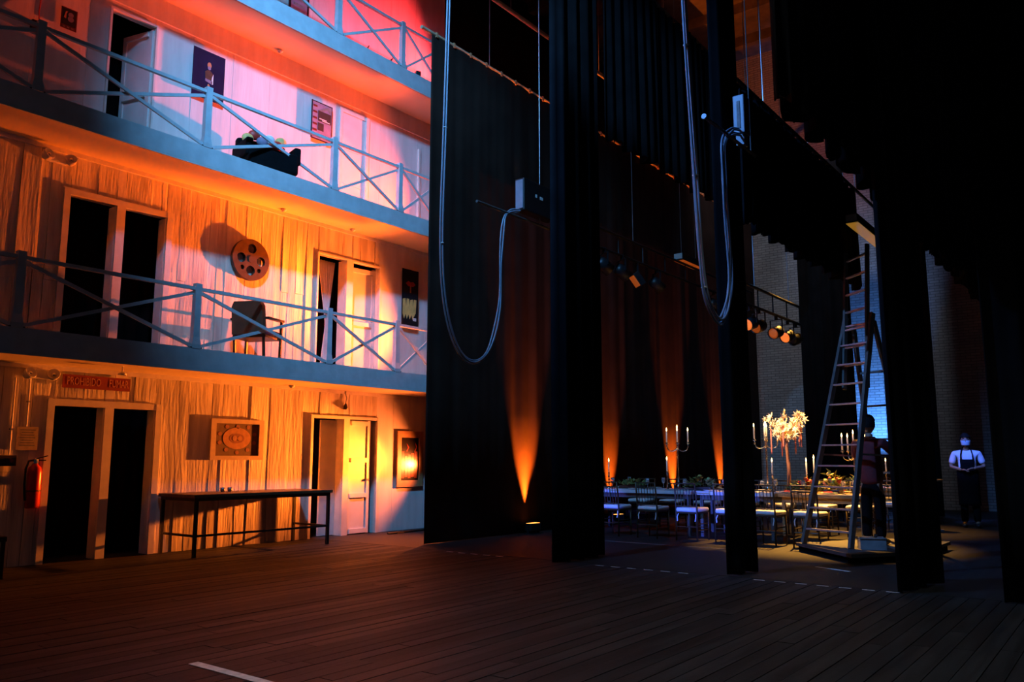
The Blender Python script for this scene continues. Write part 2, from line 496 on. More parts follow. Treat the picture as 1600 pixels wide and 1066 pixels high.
# ------------------------------------------------------------------ set wall with openings
openings = {
    0: [(4.76, 5.41, 0.0, 1.99), (5.53, 6.13, 0.0, 1.99), (8.93, 9.60, 0.0, 2.00), (9.73, 10.39, 0.0, 2.00)],
    1: [(4.75, 5.38, 2.81, 4.81), (5.50, 6.12, 2.81, 4.81), (8.93, 9.56, 2.81, 4.85), (9.71, 10.36, 2.81, 4.86)],
    2: [(5.12, 5.77, 5.70, 7.65)],
    3: [],
}
wall_names = {0: 'white weathered plank wall of the ground storey of the set', 1: 'white weathered plank wall behind the lower balcony',
              2: 'smooth white panelled wall behind the middle balcony', 3: 'white panelled wall behind the top balcony'}
plank_meshes = {}
for key, mk in (('p', 'wall'), ('q', 'wall_up')):
    plank_meshes[key] = []
    for v in range(6):
        # unit plank: x thickness 0..1 (front at 1), y -0.5..0.5, z 0..1 ; gently warped front, ragged edges
        rnd = random.Random(v * 5 + (key == 'q') * 31)
        ny, nz = 3, 6
        warp = 0.0 if key == 'q' else 1.0
        vs, fs = [], []
        ph = rnd.uniform(0, 6)
        for iz in range(nz + 1):
            for iy in range(ny + 1):
                yy = iy / ny - 0.5
                zz = iz / nz
                edge = warp * 0.022 * math.sin(zz * 7 + ph + (3 if iy == 0 else 0)) if iy in (0, ny) else 0
                xx = 1 + warp * (0.22 * math.sin(zz * 3.3 + ph) * yy * 2 + 0.16 * (abs(yy) * 2) ** 2 * math.sin(ph * 2 + zz * 2))
                vs.append((xx, yy + edge, zz))
        nf = len(vs)
        for iz in range(nz):
            for iy in range(ny):
                a = iz * (ny + 1) + iy
                fs.append((a, a + 1, a + ny + 2, a + ny + 1))
        ring = [iy for iy in range(ny + 1)] + [iz * (ny + 1) + ny for iz in range(1, nz + 1)] + \
               [nz * (ny + 1) + iy for iy in range(ny - 1, -1, -1)] + [iz * (ny + 1) for iz in range(nz - 1, 0, -1)]
        for r_ in ring:
            vs.append((-0.6, vs[r_][1], vs[r_][2]))
        n = len(ring)
        for k in range(n):
            fs.append((ring[k], nf + k, nf + (k + 1) % n, ring[(k + 1) % n]))
        me = B().add(vs, fs).mesh('plank')
        me.materials.append(M[mk])
        plank_meshes[key].append(me)


def plank(parent, y0, y1, z0, z1, th, rot, key):
    o = link('plank' if key == 'p' else 'panel', random.choice(plank_meshes[key]), parent)
    o.location = (FX - 0.012, (y0 + y1) / 2, z0)
    o.scale = (th, (y1 - y0), z1 - z0)
    o.rotation_euler = (0, 0, rot)
    return o


set_walls = []
for lv in range(4):
    z0, z1 = LV[lv]
    segs = []
    cur = Y0
    bb = B()
    for (a, c_, p, q) in sorted(openings[lv]):
        bb.box((FX - 0.10, cur, z0), (FX - 0.015, a, z1))
        bb.box((FX - 0.10, a, q), (FX - 0.015, c_, z1))
        segs.append((cur, a, z0, z1))
        segs.append((a, c_, q, z1))
        cur = c_
    bb.box((FX - 0.10, cur, z0), (FX - 0.015, Y1, z1))
    segs.append((cur, Y1, z0, z1))
    wo = tag(bb.build('wall_left', 'wall_base'), kind='structure', label=wall_names[lv])
    set_walls.append(wo)
    for (a, c_, p, q) in segs:
        y = a
        while y < c_ - 0.02:
            mid = y
            if lv <= 1:
                smooth = mid > 10.3 or c_ - a < 0.2
                wdt = random.choice((0.14, 0.18, 0.22, 0.28, 0.36)) if not smooth else 0.42
            else:
                smooth = True
                wdt = random.choice((0.5, 0.62, 0.7))
            y2 = min(c_, y + wdt)
            if c_ - y2 < 0.07:
                y2 = c_
            if smooth:
                plank(wo, y + 0.002, y2 - 0.002, p, q, 0.012, R(random.uniform(-0.35, 0.35)), 'q' if lv > 1 else 'q')
            else:
                rot = random.gauss(0, 1.2)
                if abs(rot) > 4:
                    rot *= 0.6
                if q - p > 1.5 and random.random() < 0.4:
                    zz = p + (q - p) * random.uniform(0.3, 0.5)
                    plank(wo, y + .002, y2 - .002, p, zz - 0.004, 0.012, R(rot), 'p')
                    plank(wo, y + .002, y2 - .002, zz, q, 0.016, R(random.gauss(0, 1.2)), 'p')
                else:
                    plank(wo, y + .002, y2 - .002, p, q, random.uniform(0.010, 0.02), R(rot), 'p')
            y = y2
# cornice strips at the head of the plank walls
for lv, lab in ((0, 'thin ragged moulding under the lower balcony'), (1, 'thin ragged moulding under the middle balcony'), (2, 'plain moulding under the top balcony')):
    z1 = LV[lv][1]
    h = 0.06 if lv < 2 else 0.34
    t = tag(B().box((FX - 0.01, Y0, z1 - h), (FX + 0.028, Y1, z1 - 0.001)).build('trim_%d' % (lv + 1), 'wall_up'), kind='structure', label=lab)
# side return at the far end of the set above the top balcony
# ------------------------------------------------------------------ balconies
posts_y = [1.6, 3.90, 6.17, 8.50, 10.02, 11.08]
bal_lab = ['lower balcony with white crossed railing above the ground storey doors',
           'middle balcony with white crossed railing between the poster storey and the film reel storey',
           'top balcony with white crossed railing below the crimson wall']
for k in range(3):
    zs = LV[k][1]
    zf = LV[k + 1][0]
    t = thing('balcony', bal_lab[k], 'balcony', (BX, 0, zs), 0, 'balconies of the set')
    h = zf - zs
    B().box((FX - BX + 0.0, Y0, 0.02), (-0.032, Y1, h)).build('deck', 'soffit', t)
    B().box((FX - BX, Y0, -0.0), (-0.02, Y1, 0.018)).build('soffit', 'soffit', t)
    B().box((-0.03, Y0, 0.0), (0.0, Y1, h + 0.004)).build('fascia', 'fascia', t)
    rt = h + 0.84
    rl = B().bar((-0.05, Y0, rt), (-0.05, 11.12, rt), 0.05, 0.045).build('railing', 'rail', t)
    for y in posts_y:
        p = B()
        vs = []
        prof = [(0.0, 0.065, 0.055), (0.06, 0.065, 0.055), (0.16, 0.048, 0.042), (0.80, 0.045, 0.04), (0.91, 0.047, 0.042)]
        for z, a, c_ in prof:
            vs += [(-0.05 - c_, y - a, h + z), (-0.05 + c_, y - a, h + z), (-0.05 + c_, y + a, h + z), (-0.05 - c_, y + a, h + z)]
        n = len(prof)
        fs = [(3, 2, 1, 0), tuple(range(4 * n - 4, 4 * n))]
        for i in range(n - 1):
            for j in range(4):
                fs.append((i * 4 + j, i * 4 + (j + 1) % 4, i * 4 + 4 + (j + 1) % 4, i * 4 + 4 + j))
        p.add(vs, fs)
        p.build('post', 'rail', rl)
        B().box((-0.10, y - 0.085, h), (-0.0, y + 0.085, h + 0.018)).build('post_foot', 'blackmetal', rl)
    for a, c_ in zip(posts_y[:-1], posts_y[1:]):
        B().bar((-0.028, a + 0.05, rt - 0.06), (-0.028, c_ - 0.06, h + 0.03), 0.03, 0.045).build('cross_brace', 'rail', rl)
        B().bar((-0.070, a + 0.06, h + 0.03), (-0.070, c_ - 0.05, rt - 0.06), 0.03, 0.045).build('cross_brace', 'rail', rl)

# ------------------------------------------------------------------ doors of the set
def door_frame(n, lab, ys, z0, z1, wd=0.085):
    """ys: list of (y0, y1) openings side by side"""
    t = thing('door_%d' % n, lab, None, (FX, 0, z0), 0)
    t['kind'] = 'structure'
    H_ = z1 - z0
    lo, hi = ys[0][0], ys[-1][1]
    pr = 0.035
    B().box((-0.02, lo - wd, 0), (pr, lo, H_ + wd)).build('jamb', 'trim', t)
    B().box((-0.02, hi, 0), (pr, hi + wd, H_ + wd)).build('jamb', 'trim', t)
    B().box((-0.02, lo, H_), (pr - 0.004, hi, H_ + wd)).build('header', 'trim', t)
    for (a, c_), (d, e) in zip(ys[:-1], ys[1:]):
        B().box((-0.10, c_, 0), (pr - 0.006, d, H_)).build('mullion', 'trim', t)
    # inner reveals
    for (a, c_) in ys:
        B().box((-0.20, a - 0.012, 0), (-0.015, a + 0.004, H_)).build('reveal', 'trim', t)
        B().box((-0.20, c_ - 0.004, 0), (-0.015, c_ + 0.012, H_)).build('reveal', 'trim', t)
    return t


def leaf(parent, y_hinge, y_free, z0, h, ang, x=-0.05, panels=3, handle=True):
    """door leaf, hinged at y_hinge, swung inward by ang; children: rails and panels"""
    s = 1 if y_free > y_hinge else -1
    W = abs(y_free - y_hinge)
    T = Matrix.Translation((x, y_hinge, z0)) @ Matrix.Rotation(ang, 4, 'Z')
    l = B().box((-0.02, min(0, s * W), 0), (0.006, max(0, s * W), h), T).build('leaf', 'door', parent)
    sw = 0.07
    for (a, c_) in ((0, sw), (W - sw, W)):
        B().box((0.006, min(s * a, s * c_), 0), (0.022, max(s * a, s * c_), h), T).build('stile', 'door', l)
    zs = [0.0, h * 0.31, h * 0.62, h - 0.1] if panels == 3 else [0.0, h * 0.45, h - 0.1]
    for z in zs:
        B().box((0.006, min(s * sw, s * (W - sw)), z + 0.01), (0.042, max(s * sw, s * (W - sw)), z + 0.085), T).build('rail', 'door', l)
    if handle:
        p = T @ Vector((0.04, s * (W - 0.05), h * 0.47))
        B().ball(p, 0.022).build('knob', 'chrome', l, True)
    return l


d1 = door_frame(1, 'open double doorway beside the fire extinguisher', [(4.76, 5.41), (5.53, 6.13)], 0, 1.99)
d2 = door_frame(2, 'double door standing ajar behind the end of the long bench', [(8.93, 9.60), (9.73, 10.39)], 0, 2.00, 0.05)
leaf(d2, 9.73, 10.27, 0.01, 1.98, R(1.5), x=-0.03)
B().box((-0.20, 9.25, 0.01), (-0.16, 9.59, 1.98)).build('leaf', 'door', d2)
d3 = door_frame(3, 'open double doorway on the lower balcony', [(4.75, 5.38), (5.50, 6.12)], 2.81, 4.81)
d4 = door_frame(4, 'doorway with a tied curtain on the lower balcony', [(8.93, 9.56), (9.71, 10.36)], 2.81, 4.85, 0.03)
leaf(d4, 10.35, 9.73, 0.01, 1.98, R(-7), x=-0.10, panels=2, handle=False)
d5 = door_frame(5, 'doorway with a half open white leaf on the middle balcony', [(5.12, 5.77)], 5.70, 7.65, 0.03)
leaf(d5, 5.76, 5.17, 0.01, 1.90, R(-76), x=-0.03, panels=2, handle=False)
d6 = thing('door_6', 'closed pale door on the middle balcony', None, (FX, 0, 5.70))
d6['kind'] = 'structure'
B().box((-0.01, 9.36, 0), (0.012, 9.92, 1.90)).build('leaf', 'door', d6)
B().box((-0.01, 9.30, 0), (0.03, 9.36, 1.97)).build('jamb', 'trim', d6)
B().box((-0.01, 9.92, 0), (0.05, 9.99, 1.97)).build('jamb', 'trim', d6)
B().box((-0.01, 9.36, 1.90), (0.028, 9.92, 1.97)).build('header', 'trim', d6)
for zz in (0.55, 1.2):
    B().box((0.012, 9.42, zz), (0.017, 9.86, zz + 0.02)).build('rail', 'door', d6)
t = tag(B().box((FX - 0.01, 11.34, 5.70), (FX + 0.04, 11.39, 7.5)).build('trim_4', 'trim'), kind='structure', label='narrow upright strip at the end of the middle storey')

# black masking added behind the doorways to keep the openings dark
for lv, ys in ((0, (4.3, 6.7)), (0, (8.5, 10.8)), (1, (4.3, 6.7)), (1, (8.5, 10.8)), (2, (4.5, 6.3))):
    z0, z1 = LV[lv]
    pts = B()
    n = 40
    vs, fs = [], []
    for i in range(n + 1):
        y = ys[0] + (ys[1] - ys[0]) * i / n
        xx = FX - 0.75 + 0.04 * math.sin(i * 1.9)
        vs += [(xx, y, z0), (xx, y, z1), (xx - 0.02, y, z0), (xx - 0.02, y, z1)]
    for i in range(n):
        a = 4 * i
        fs += [(a, a + 4, a + 5, a + 1), (a + 2, a + 3, a + 7, a + 6)]
    pts.add(vs, fs)
    lab = {(0, 4.3): 'black masking cloth inside the doorway beside the fire extinguisher', (0, 8.5): 'black masking cloth inside the door behind the bench',
           (1, 4.3): 'black masking cloth inside the open doorway of the lower balcony', (1, 8.5): 'black masking cloth behind the tied curtain',
           (2, 4.5): 'black masking cloth inside the doorway of the middle balcony'}[(lv, ys[0])]
    mc = tag(pts.build('masking_cloth', 'void', smooth=True), lab, 'cloth', 'black masking cloths behind the doorways')
    for yy in (ys[0] + 0.1, ys[1] - 0.1):
        B().box((FX - 0.76, yy - 0.02, z1 - 0.05), (FX - 0.10, yy + 0.02, z1 - 0.01)).build('hanging_arm', 'darkwood', mc)


# ================================================================== DRAPES
def drape(name, m, label, cat, path, z0, z1, amp, wl, seed, group=None, ragged=0.0, flare=0.25, per_m=26, rows=8):
    rnd = random.Random(seed)
    P = [Vector((p[0], p[1])) for p in path]
    Ls = [0]
    for a, c_ in zip(P[:-1], P[1:]):
        Ls.append(Ls[-1] + (c_ - a).length)
    n = max(12, int(Ls[-1] * per_m))
    ph = [rnd.uniform(0, 6.28) for _ in range(4)]
    vs, fs = [], []
    for i in range(n + 1):
        s = Ls[-1] * i / n
        k = 0
        while k < len(P) - 2 and s > Ls[k + 1]:
            k += 1
        d = (P[k + 1] - P[k]).normalized()
        c_ = P[k] + d * (s - Ls[k])
        nm = Vector((-d.y, d.x))
        th = s * 6.283 / wl
        w1 = math.sin(th + ph[0] + 1.1 * math.sin(th * 0.31 + ph[1])) * (0.65 + 0.35 * math.sin(th * 0.17 + ph[2]))
        w2 = 0.30 * math.sin(th * 2.3 + ph[3])
        rag = ragged * (0.5 + 0.5 * math.sin(th * 0.5 + ph[1])) * rnd.uniform(0.4, 1)
        for r in range(rows + 1):
            u = r / rows
            z = z0 + rag * (1 - u) ** 3 + (z1 - z0 - rag * (1 - u) ** 3) * u
            a = amp * (1 + flare * (1 - u) - 0.25 * u)
            q = c_ + nm * a * (w1 + w2 * (0.4 + 0.6 * u))
            vs.append((q.x, q.y, z))
    for i in range(n):
        for r in range(rows):
            a = i * (rows + 1) + r
            fs.append((a, a + rows + 1, a + rows + 2, a + 1))
    me = bpy.data.meshes.new(name)
    me.from_pydata(vs, [], fs)
    for p in me.polygons:
        p.use_smooth = True
    me.materials.append(M[m])
    o = link(name, me)
    sm = o.modifiers.new('thickness', 'SOLIDIFY')
    sm.thickness = 0.012
    return tag(o, label, cat, group)


drape('backdrop', 'velvet2', 'tall black backdrop with four orange uplit streaks beside the set', 'curtain',
      [(-8.90, 9.40), (-8.90, 23.6)], 0.01, 8.40, 0.016, 0.55, 3, flare=0.3, per_m=24, rows=4)
drape('upper_drape', 'velvet2', 'dark cloth hanging behind and above the backdrop', 'curtain',
      [(-12.6, 12.3), (-12.6, 23.6)], 5.0, 13.9, 0.03, 0.5, 4, per_m=14, rows=3)
LEG = 'black side legs along the dashed line'
drape('leg_drape', 'velvet', 'wide black leg drape next to the hanging cable loop before the backdrop', 'curtain',
      [(-6.02, 8.74), (-5.98, 9.85)], 0.01, 9.6, 0.11, 0.36, 11, LEG)
drape('leg_drape', 'velvet', 'slim black leg drape hanging before the candlelit table', 'curtain',
      [(-3.80, 9.04), (-3.74, 9.62)], 0.01, 8.6, 0.13, 0.40, 12, LEG)
drape('leg_drape', 'velvet', 'black leg drape beside the tall ladder', 'curtain',
      [(-1.98, 8.88), (-1.93, 9.85)], 0.01, 8.0, 0.13, 0.38, 13, LEG)
drape('leg_drape', 'velvet', 'broad black leg drape next to the waiter, opposite the ladder', 'curtain',
      [(-1.12, 8.85), (-0.55, 9.0), (0.4, 9.0)], 0.01, 8.0, 0.10, 0.38, 14, LEG)
drape('leg_drape', 'velvet', 'black leg drape standing before the brick end wall behind the ladder', 'curtain',
      [(-6.75, 21.0), (-5.50, 21.0)], 0.01, 9.0, 0.10, 0.40, 15, 'black legs before the end wall')
drape('leg_drape', 'velvet', 'black leg drape before the brick end wall behind the waiter', 'curtain',
      [(-4.75, 21.0), (-3.72, 21.0)], 0.01, 9.0, 0.10, 0.40, 16, 'black legs before the end wall')
BOR = 'black borders hung overhead'
drape('border_drape', 'velvet', 'pleated black border with a blue lit end hanging between the legs', 'curtain',
      [(-5.92, 10.0), (-5.92, 17.5)], 6.0, 8.95, 0.09, 0.30, 21, BOR, ragged=0.12, per_m=40)
drape('border_drape', 'velvet', 'low black border on a pipe above the candlelit table', 'curtain',
      [(-3.70, 9.7), (-3.70, 14.75)], 4.18, 6.05, 0.07, 0.28, 22, BOR, ragged=0.12, per_m=40)
drape('border_drape', 'velvet', 'black border with stepped hem above the ladder', 'curtain',
      [(-2.20, 6.55), (-2.20, 22.0)], 4.25, 12.5, 0.08, 0.28, 23, BOR, ragged=0.25, per_m=40)

# cloth tied at the middle in the balcony doorway
n = 16
vs, fs = [], []
for r in range(19):
    u = r / 18
    z = 2.84 + u * 1.98
    hw = 0.02 + 0.17 * abs(u - 0.42) / 0.58 * (1.0 if u > 0.42 else 1.0)
    cy = 9.29 + 0.06 * (1 - u)
    for i in range(n + 1):
        q = i / n * 2 - 1
        vs.append((FX - 0.22 + 0.02 * math.sin(i * 2.4) * (0.3 + abs(u - 0.42)), cy + hw * q, z))
for r in range(18):
    for i in range(n):
        a = r * (n + 1) + i
        fs.append((a, a + 1, a + n + 2, a + n + 1))
me = bpy.data.meshes.new('tied_curtain')
me.from_pydata(vs, [], fs)
for p in me.polygons:
    p.use_smooth = True
me.materials.append(M['door'])
tc = tag(link('tied_curtain', me), 'pale curtain tied at its waist in the balcony doorway', 'curtain')
tc.modifiers.new('thickness', 'SOLIDIFY').thickness = 0.006
B().cyl((FX - 0.22, 9.325, 3.655), (FX - 0.22, 9.325, 3.69), 0.035, n=12).build('tie', 'maroon', tc)

# ================================================================== FLOOR TAPE
t = thing('dashed_floor_tape', 'row of short pale tape dashes across the stage floor', 'tape', (0, 8.9, 0))
x = -8.0
k = 0
while x < -1.95:
    if not (-6.9 < x < -5.75) and not (-4.25 < x < -3.55):
        B().box((x, -0.016 + 0.008 * random.random(), 0.001), (x + 0.12, 0.006, 0.003)).build('dash', 'tape', t)
    x += 0.225
tag(B().box((-4.98, 3.08, 0.001), (-3.2, 3.15, 0.003)).build('floor_tape', 'tape'), 'long strip of white tape on the bare floor boards', 'tape')
tag(B().box((-7.1, 11.60, 0.001), (-5.0, 11.63, 0.003)).build('floor_tape', 'inkgrey'), 'thin pale tape line on the floor by the dining chairs', 'tape')
T_ = Matrix.Translation((-2.85, 10.2, 0)) @ Matrix.Rotation(R(-25), 4, 'Z')
tag(B().box((-0.5, -0.02, 0.001), (0.0, 0.02, 0.003), T_).build('floor_tape', 'tape'), 'short slanting tape mark on the floor before the ladder platform', 'tape')

# ================================================================== PROPS ON THE SET
# long bench table
t = thing('bench_table', 'long narrow dark table standing against the plank wall', 'table', (-10.6, 7.42, 0))
B().box((-0.46, -1.19, 0.785), (0.46, 1.19, 0.83), bev=0.008).build('tabletop', 'tabletop', t)
B().box((-0.43, -1.16, 0.74), (0.43, 1.16, 0.784)).build('apron', 'darkwood', t)
for sx in (-0.42, 0.42):
    for sy in (-1.13, 1.13):
        B().bar((sx, sy, 0), (sx, sy, 0.74), 0.042).build('leg', 'blackmetal', t)
for sy in (-1.13, 1.13):
    B().bar((-0.42, sy, 0.28), (0.42, sy, 0.28), 0.03).build('stretcher', 'blackmetal', t)
B().bar((0.42, -1.13, 0.28), (0.42, 1.13, 0.28), 0.03).build('stretcher', 'blackmetal', t)
for k, (cy, lab) in enumerate(((7.05, 'small grey cup on the long table, farther from the ajar door'), (7.17, 'small grey cup on the long table, nearer the ajar door'))):
    o = B().lathe([(0.026, 0), (0.034, 0.02), (0.036, 0.062), (0.031, 0.062), (0.028, 0.015)], 14, (0, 0, 0)).build('cup', 'steel', None, True)
    o.location = (-10.75, cy, 0.831)
    tag(o, lab, 'cup', 'small cups on the long table')

# dark chair at the edge of the set
t = thing('side_chair', 'dark wooden side chair beside the fire extinguisher', 'chair', (-10.25, 3.72, 0), R(-90))
B().box((-0.21, -0.22, 0.40), (0.21, 0.22, 0.46), bev=0.012).build('seat', 'darkwood', t)
for sx in (-0.18, 0.18):
    B().bar((sx, 0.19, 0), (sx, 0.19, 0.40), 0.035).build('leg', 'darkwood', t)
    B().bar((sx, -0.20, 0), (sx, -0.24, 0.92), 0.035).build('leg', 'darkwood', t)
B().box((-0.18, -0.255, 0.60), (0.18, -0.225, 0.90)).build('backrest', 'darkwood', t)

# film reel
t = thing('film_reel', 'large bronze film reel with round holes hung on the plank wall', 'film reel', (FX, 7.53, 4.45))
reel = bmesh.new()
def ring_pts(cy, cz, r, n, rev=False):
    return [(cy + r * math.cos(2 * PI * i / n), cz + r * math.sin(2 * PI * i / n)) for i in range(n)]
holes = [(0.18 * math.cos(a), 0.18 * math.sin(a), 0.078) for a in (R(88), R(178), R(268), R(358))] + \
        [(0.215 * math.cos(a), 0.215 * math.sin(a), 0.036) for a in (R(223), R(313))]
cu = bpy.data.curves.new('reel_plate', 'CURVE')
cu.dimensions = '2D'
cu.fill_mode = 'BOTH'
cu.extrude = 0.012
def spl(cx_, cy_, r, n=28):
    s = cu.splines.new('POLY')
    s.points.add(n - 1)
    for i in range(n):
        s.points[i].co = (cx_ + r * math.cos(2 * PI * i / n), cy_ + r * math.sin(2 * PI * i / n), 0, 1)
    s.use_cyclic_u = True
spl(0, 0, 0.335, 48)
for hx, hy, hr in holes:
    spl(hx, hy, hr)
co = bpy.data.objects.new('reel_plate', cu)
COL.objects.link(co)
me = bpy.data.meshes.new_from_object(co.evaluated_get(bpy.context.evaluated_depsgraph_get()))
bpy.data.objects.remove(co)
for v in me.vertices:
    x_, y_, z_ = v.co
    v.co = (z_, x_, y_)
me.materials.clear()
me.materials.append(M['reel'])
for xx in (0.034, 0.078):
    o = link('reel_plate', me, t)
    o.location = (xx, 0, 0)
B().cyl((0.012, 0, 0), (0.098, 0, 0), 0.055, n=18).build('hub', 'reel', t)
rim = B()
for i in range(40):
    a, c_ = 2 * PI * i / 40, 2 * PI * (i + 1) / 40
    q = []
    for r_ in (0.322, 0.335):
        for an in (a, c_):
            for xx in (0.026, 0.086):
                q.append((xx, r_ * math.cos(an), r_ * math.sin(an)))
    rim.add(q, [(0, 1, 3, 2), (4, 6, 7, 5), (0, 4, 5, 1), (2, 3, 7, 6)])
rim.build('rim', 'reel', t)
reel.free()

# armchair on the lower balcony
t = thing('armchair', 'olive armchair with purple seat and dark arms on the lower balcony', 'armchair', (-10.66, 7.45, 2.812), R(206))
# local: faces -y ; built then turned
B().box((-0.26, -0.26, 0.34), (0.26, 0.24, 0.45), bev=0.03).build('seat', 'purple', t)
T_ = Matrix.Translation((0, 0.23, 0.36)) @ Matrix.Rotation(R(-8), 4, 'X')
bk = B()
bk.prism([(-0.26, 0.0), (0.26, 0.0), (0.25, 0.42), (0.21, 0.50), (-0.21, 0.50), (-0.25, 0.42)], -0.05, 0.05, 'y')
for i in range(len(bk.v)):
    bk.v[i] = tuple(T_ @ Vector(bk.v[i]))
bk.build('backrest', 'olive', t)
for sx in (-1, 1):
    B().bar((sx * 0.29, 0.24, 0.60), (sx * 0.29, -0.26, 0.62), 0.06, 0.035).build('arm', 'darkwood', t)
    B().bar((sx * 0.29, -0.20, 0.0), (sx * 0.29, -0.22, 0.61), 0.035).build('leg', 'darkwood', t)
    B().bar((sx * 0.24, 0.20, 0.0), (sx * 0.24, 0.24, 0.40), 0.035).build('leg', 'darkwood', t)
B().box((-0.27, -0.24, 0.31), (0.27, 0.24, 0.345)).build('seat_frame', 'darkwood', t)

# black easy chair with bright cushions on the middle balcony
t = thing('easy_chair', 'black easy chair heaped with bright cushions on the middle balcony', 'armchair', (-10.62, 7.45, 5.702), R(75))
B().box((-0.40, -0.36, 0.02), (0.40, 0.34, 0.36), bev=0.04).build('base', 'apron', t)
B().box((-0.40, 0.20, 0.34), (0.40, 0.36, 0.66), bev=0.05).build('backrest', 'apron', t)
B().box((-0.44, -0.34, 0.20), (-0.33, 0.34, 0.48), bev=0.03).build('arm', 'apron', t)
B().box((0.33, -0.34, 0.20), (0.44, 0.34, 0.48), bev=0.03).build('arm', 'apron', t)
cl = [((-0.29, 0.06, 0.60), 'yellow'), ((-0.17, 0.12, 0.70), 'crimson'), ((-0.05, 0.08, 0.60), 'lilac'), ((0.08, 0.12, 0.68), 'white'), ((0.19, 0.06, 0.58), 'crimson'), ((0.27, 0.12, 0.68), 'yellow')]
for c_, m_ in cl:
    q = tag(B().ball((0, 0, 0), 0.088, 12, 8, (1.1, 0.6, 0.95)).build('cushion', m_, None, True),
            'small %s cushion piled on the black easy chair' % {'yellow': 'yellow', 'crimson': 'red', 'white': 'white', 'lilac': 'lilac'}[m_], 'cushion', 'bright cushions on the easy chair')
    T = Matrix.Translation((-10.62, 7.45, 5.702)) @ Matrix.Rotation(R(75), 4, 'Z') @ Matrix.Translation(Vector(c_) + Vector((0, 0.0, 0)))
    q.matrix_world = T


# pictures, posters, signs --------------------------------------------------
def panel_thing(name, label, cat, yc, zc, w, h, m, x0=0.012, th=0.006, tilt=0.0):
    t = thing(name, label, cat, (FX + x0, yc, zc))
    t.rotation_euler = (tilt, 0, 0)
    B().box((0, -w / 2, -h / 2), (th, w / 2, h / 2)).build('sheet', m, t)
    if x0 > 0.04:
        for s in (-1, 1):
            B().box((-x0 + 0.002, s * w * 0.3 - 0.015, -h * 0.4), (0, s * w * 0.3 + 0.015, h * 0.4)).build('spacer', 'darkwood', t)
    return t


def blob(parent, name, m, pts, d0, d1=None):
    return B().prism(pts, d0, d1 or d0 + 0.002, 'x').build(name, m, parent)


def ell(cy, cz, a, b_, n=24):
    return [(cy + a * math.cos(2 * PI * i / n), cz + b_ * math.sin(2 * PI * i / n)) for i in range(n)]


def rect(y0, y1, z0, z1):
    return [(y0, z0), (y1, z0), (y1, z1), (y0, z1)]


# cream framed painting above the bench
t = thing('framed_painting', 'cream framed painting of an oval emblem above the long table', 'painting', (FX + 0.012, 7.47, 1.60))
W_, H_ = 0.93, 0.62
for nm, q in (('frame_side', rect(-W_ / 2, -W_ / 2 + 0.085, -H_ / 2, H_ / 2)), ('frame_side', rect(W_ / 2 - 0.085, W_ / 2, -H_ / 2, H_ / 2)),
              ('frame_side', rect(-W_ / 2 + 0.085, W_ / 2 - 0.085, -H_ / 2, -H_ / 2 + 0.065)), ('frame_side', rect(-W_ / 2 + 0.085, W_ / 2 - 0.085, H_ / 2 - 0.065, H_ / 2))):
    blob(t, nm, 'frame', q, 0.0, 0.040)
B().box((0, -0.38, -0.245), (0.02, 0.38, 0.245)).build('canvas', 'canvas', t)
blob(t, 'painted_oval', 'gold', ell(-0.01, 0.02, 0.245, 0.165, 32), 0.021)
blob(t, 'painted_oval', 'gold2', ell(-0.01, 0.02, 0.13, 0.075, 32), 0.0232)
blob(t, 'painted_oval', 'gold', ell(-0.05, 0.02, 0.04, 0.04), 0.0256)
blob(t, 'painted_oval', 'gold', ell(0.04, 0.02, 0.04, 0.04), 0.0256)
for a in range(10):
    an = 2 * PI * (a + 0.5) / 10
    cy, cz = 0.325 * math.cos(an), 0.02 + 0.215 * math.sin(an)
    blob(t, 'painted_fleck', 'gold2', ell(cy * 0.98, max(-0.2, min(0.2, cz)), 0.035, 0.03, 10), 0.021)
# glazed picture near the backdrop
t = thing('framed_picture', 'glazed picture of red streaks in a honey wood frame beside the ajar door', 'picture', (FX + 0.012, 11.24, 1.31))
W_, H_ = 0.68, 1.04
for q in (rect(-W_ / 2, -W_ / 2 + 0.10, -H_ / 2, H_ / 2), rect(W_ / 2 - 0.10, W_ / 2, -H_ / 2, H_ / 2),
          rect(-W_ / 2 + 0.10, W_ / 2 - 0.10, -H_ / 2, -H_ / 2 + 0.12), rect(-W_ / 2 + 0.10, W_ / 2 - 0.10, H_ / 2 - 0.12, H_ / 2)):
    blob(t, 'frame_side', 'framewood', q, 0.0, 0.035)
gl = mat('glossy_black_picture', (0.012, 0.009, 0.008), 0.20, var=0.2, spec=0.8)
M['picblack'] = gl
M['picred'] = mat('glossy_red_picture', (0.40, 0.03, 0.012), 0.24, var=0.3, vscale=9, spec=0.8)
B().box((0, -0.24, -0.40), (0.012, 0.24, 0.40)).build('print', 'picblack', t)
for k in range(5):
    blob(t, 'painted_streak', 'picred', rect(-0.22 + k * 0.088, -0.145 + k * 0.088, -0.36 + 0.02 * (k % 2), 0.14 - 0.03 * ((k * 3) % 4)), 0.0125, 0.014)
blob(t, 'painted_streak', 'picred', [(-0.10, 0.14), (-0.06, 0.14), (-0.02, 0.22), (-0.09, 0.30), (-0.05, 0.21)], 0.0125, 0.014)
blob(t, 'painted_streak', 'picred', [(0.12, 0.14), (0.15, 0.14), (0.19, 0.24), (0.14, 0.31), (0.17, 0.22)], 0.0125, 0.014)
# sign PROHIBIDO FUMAR
t = panel_thing('no_smoking_sign', 'faded red board reading PROHIBIDO FUMAR above the open doorway', 'sign', 5.28, 2.315, 0.90, 0.175, 'redsign', 0.028)
text_part('lettering', 'PROHIBIDO', 0.150, 'signtext', t, (0.007, -0.175, 0.0), cond=0.56)
text_part('lettering', 'FUMAR', 0.150, 'signtext', t, (0.007, 0.29, 0.0), cond=0.56)
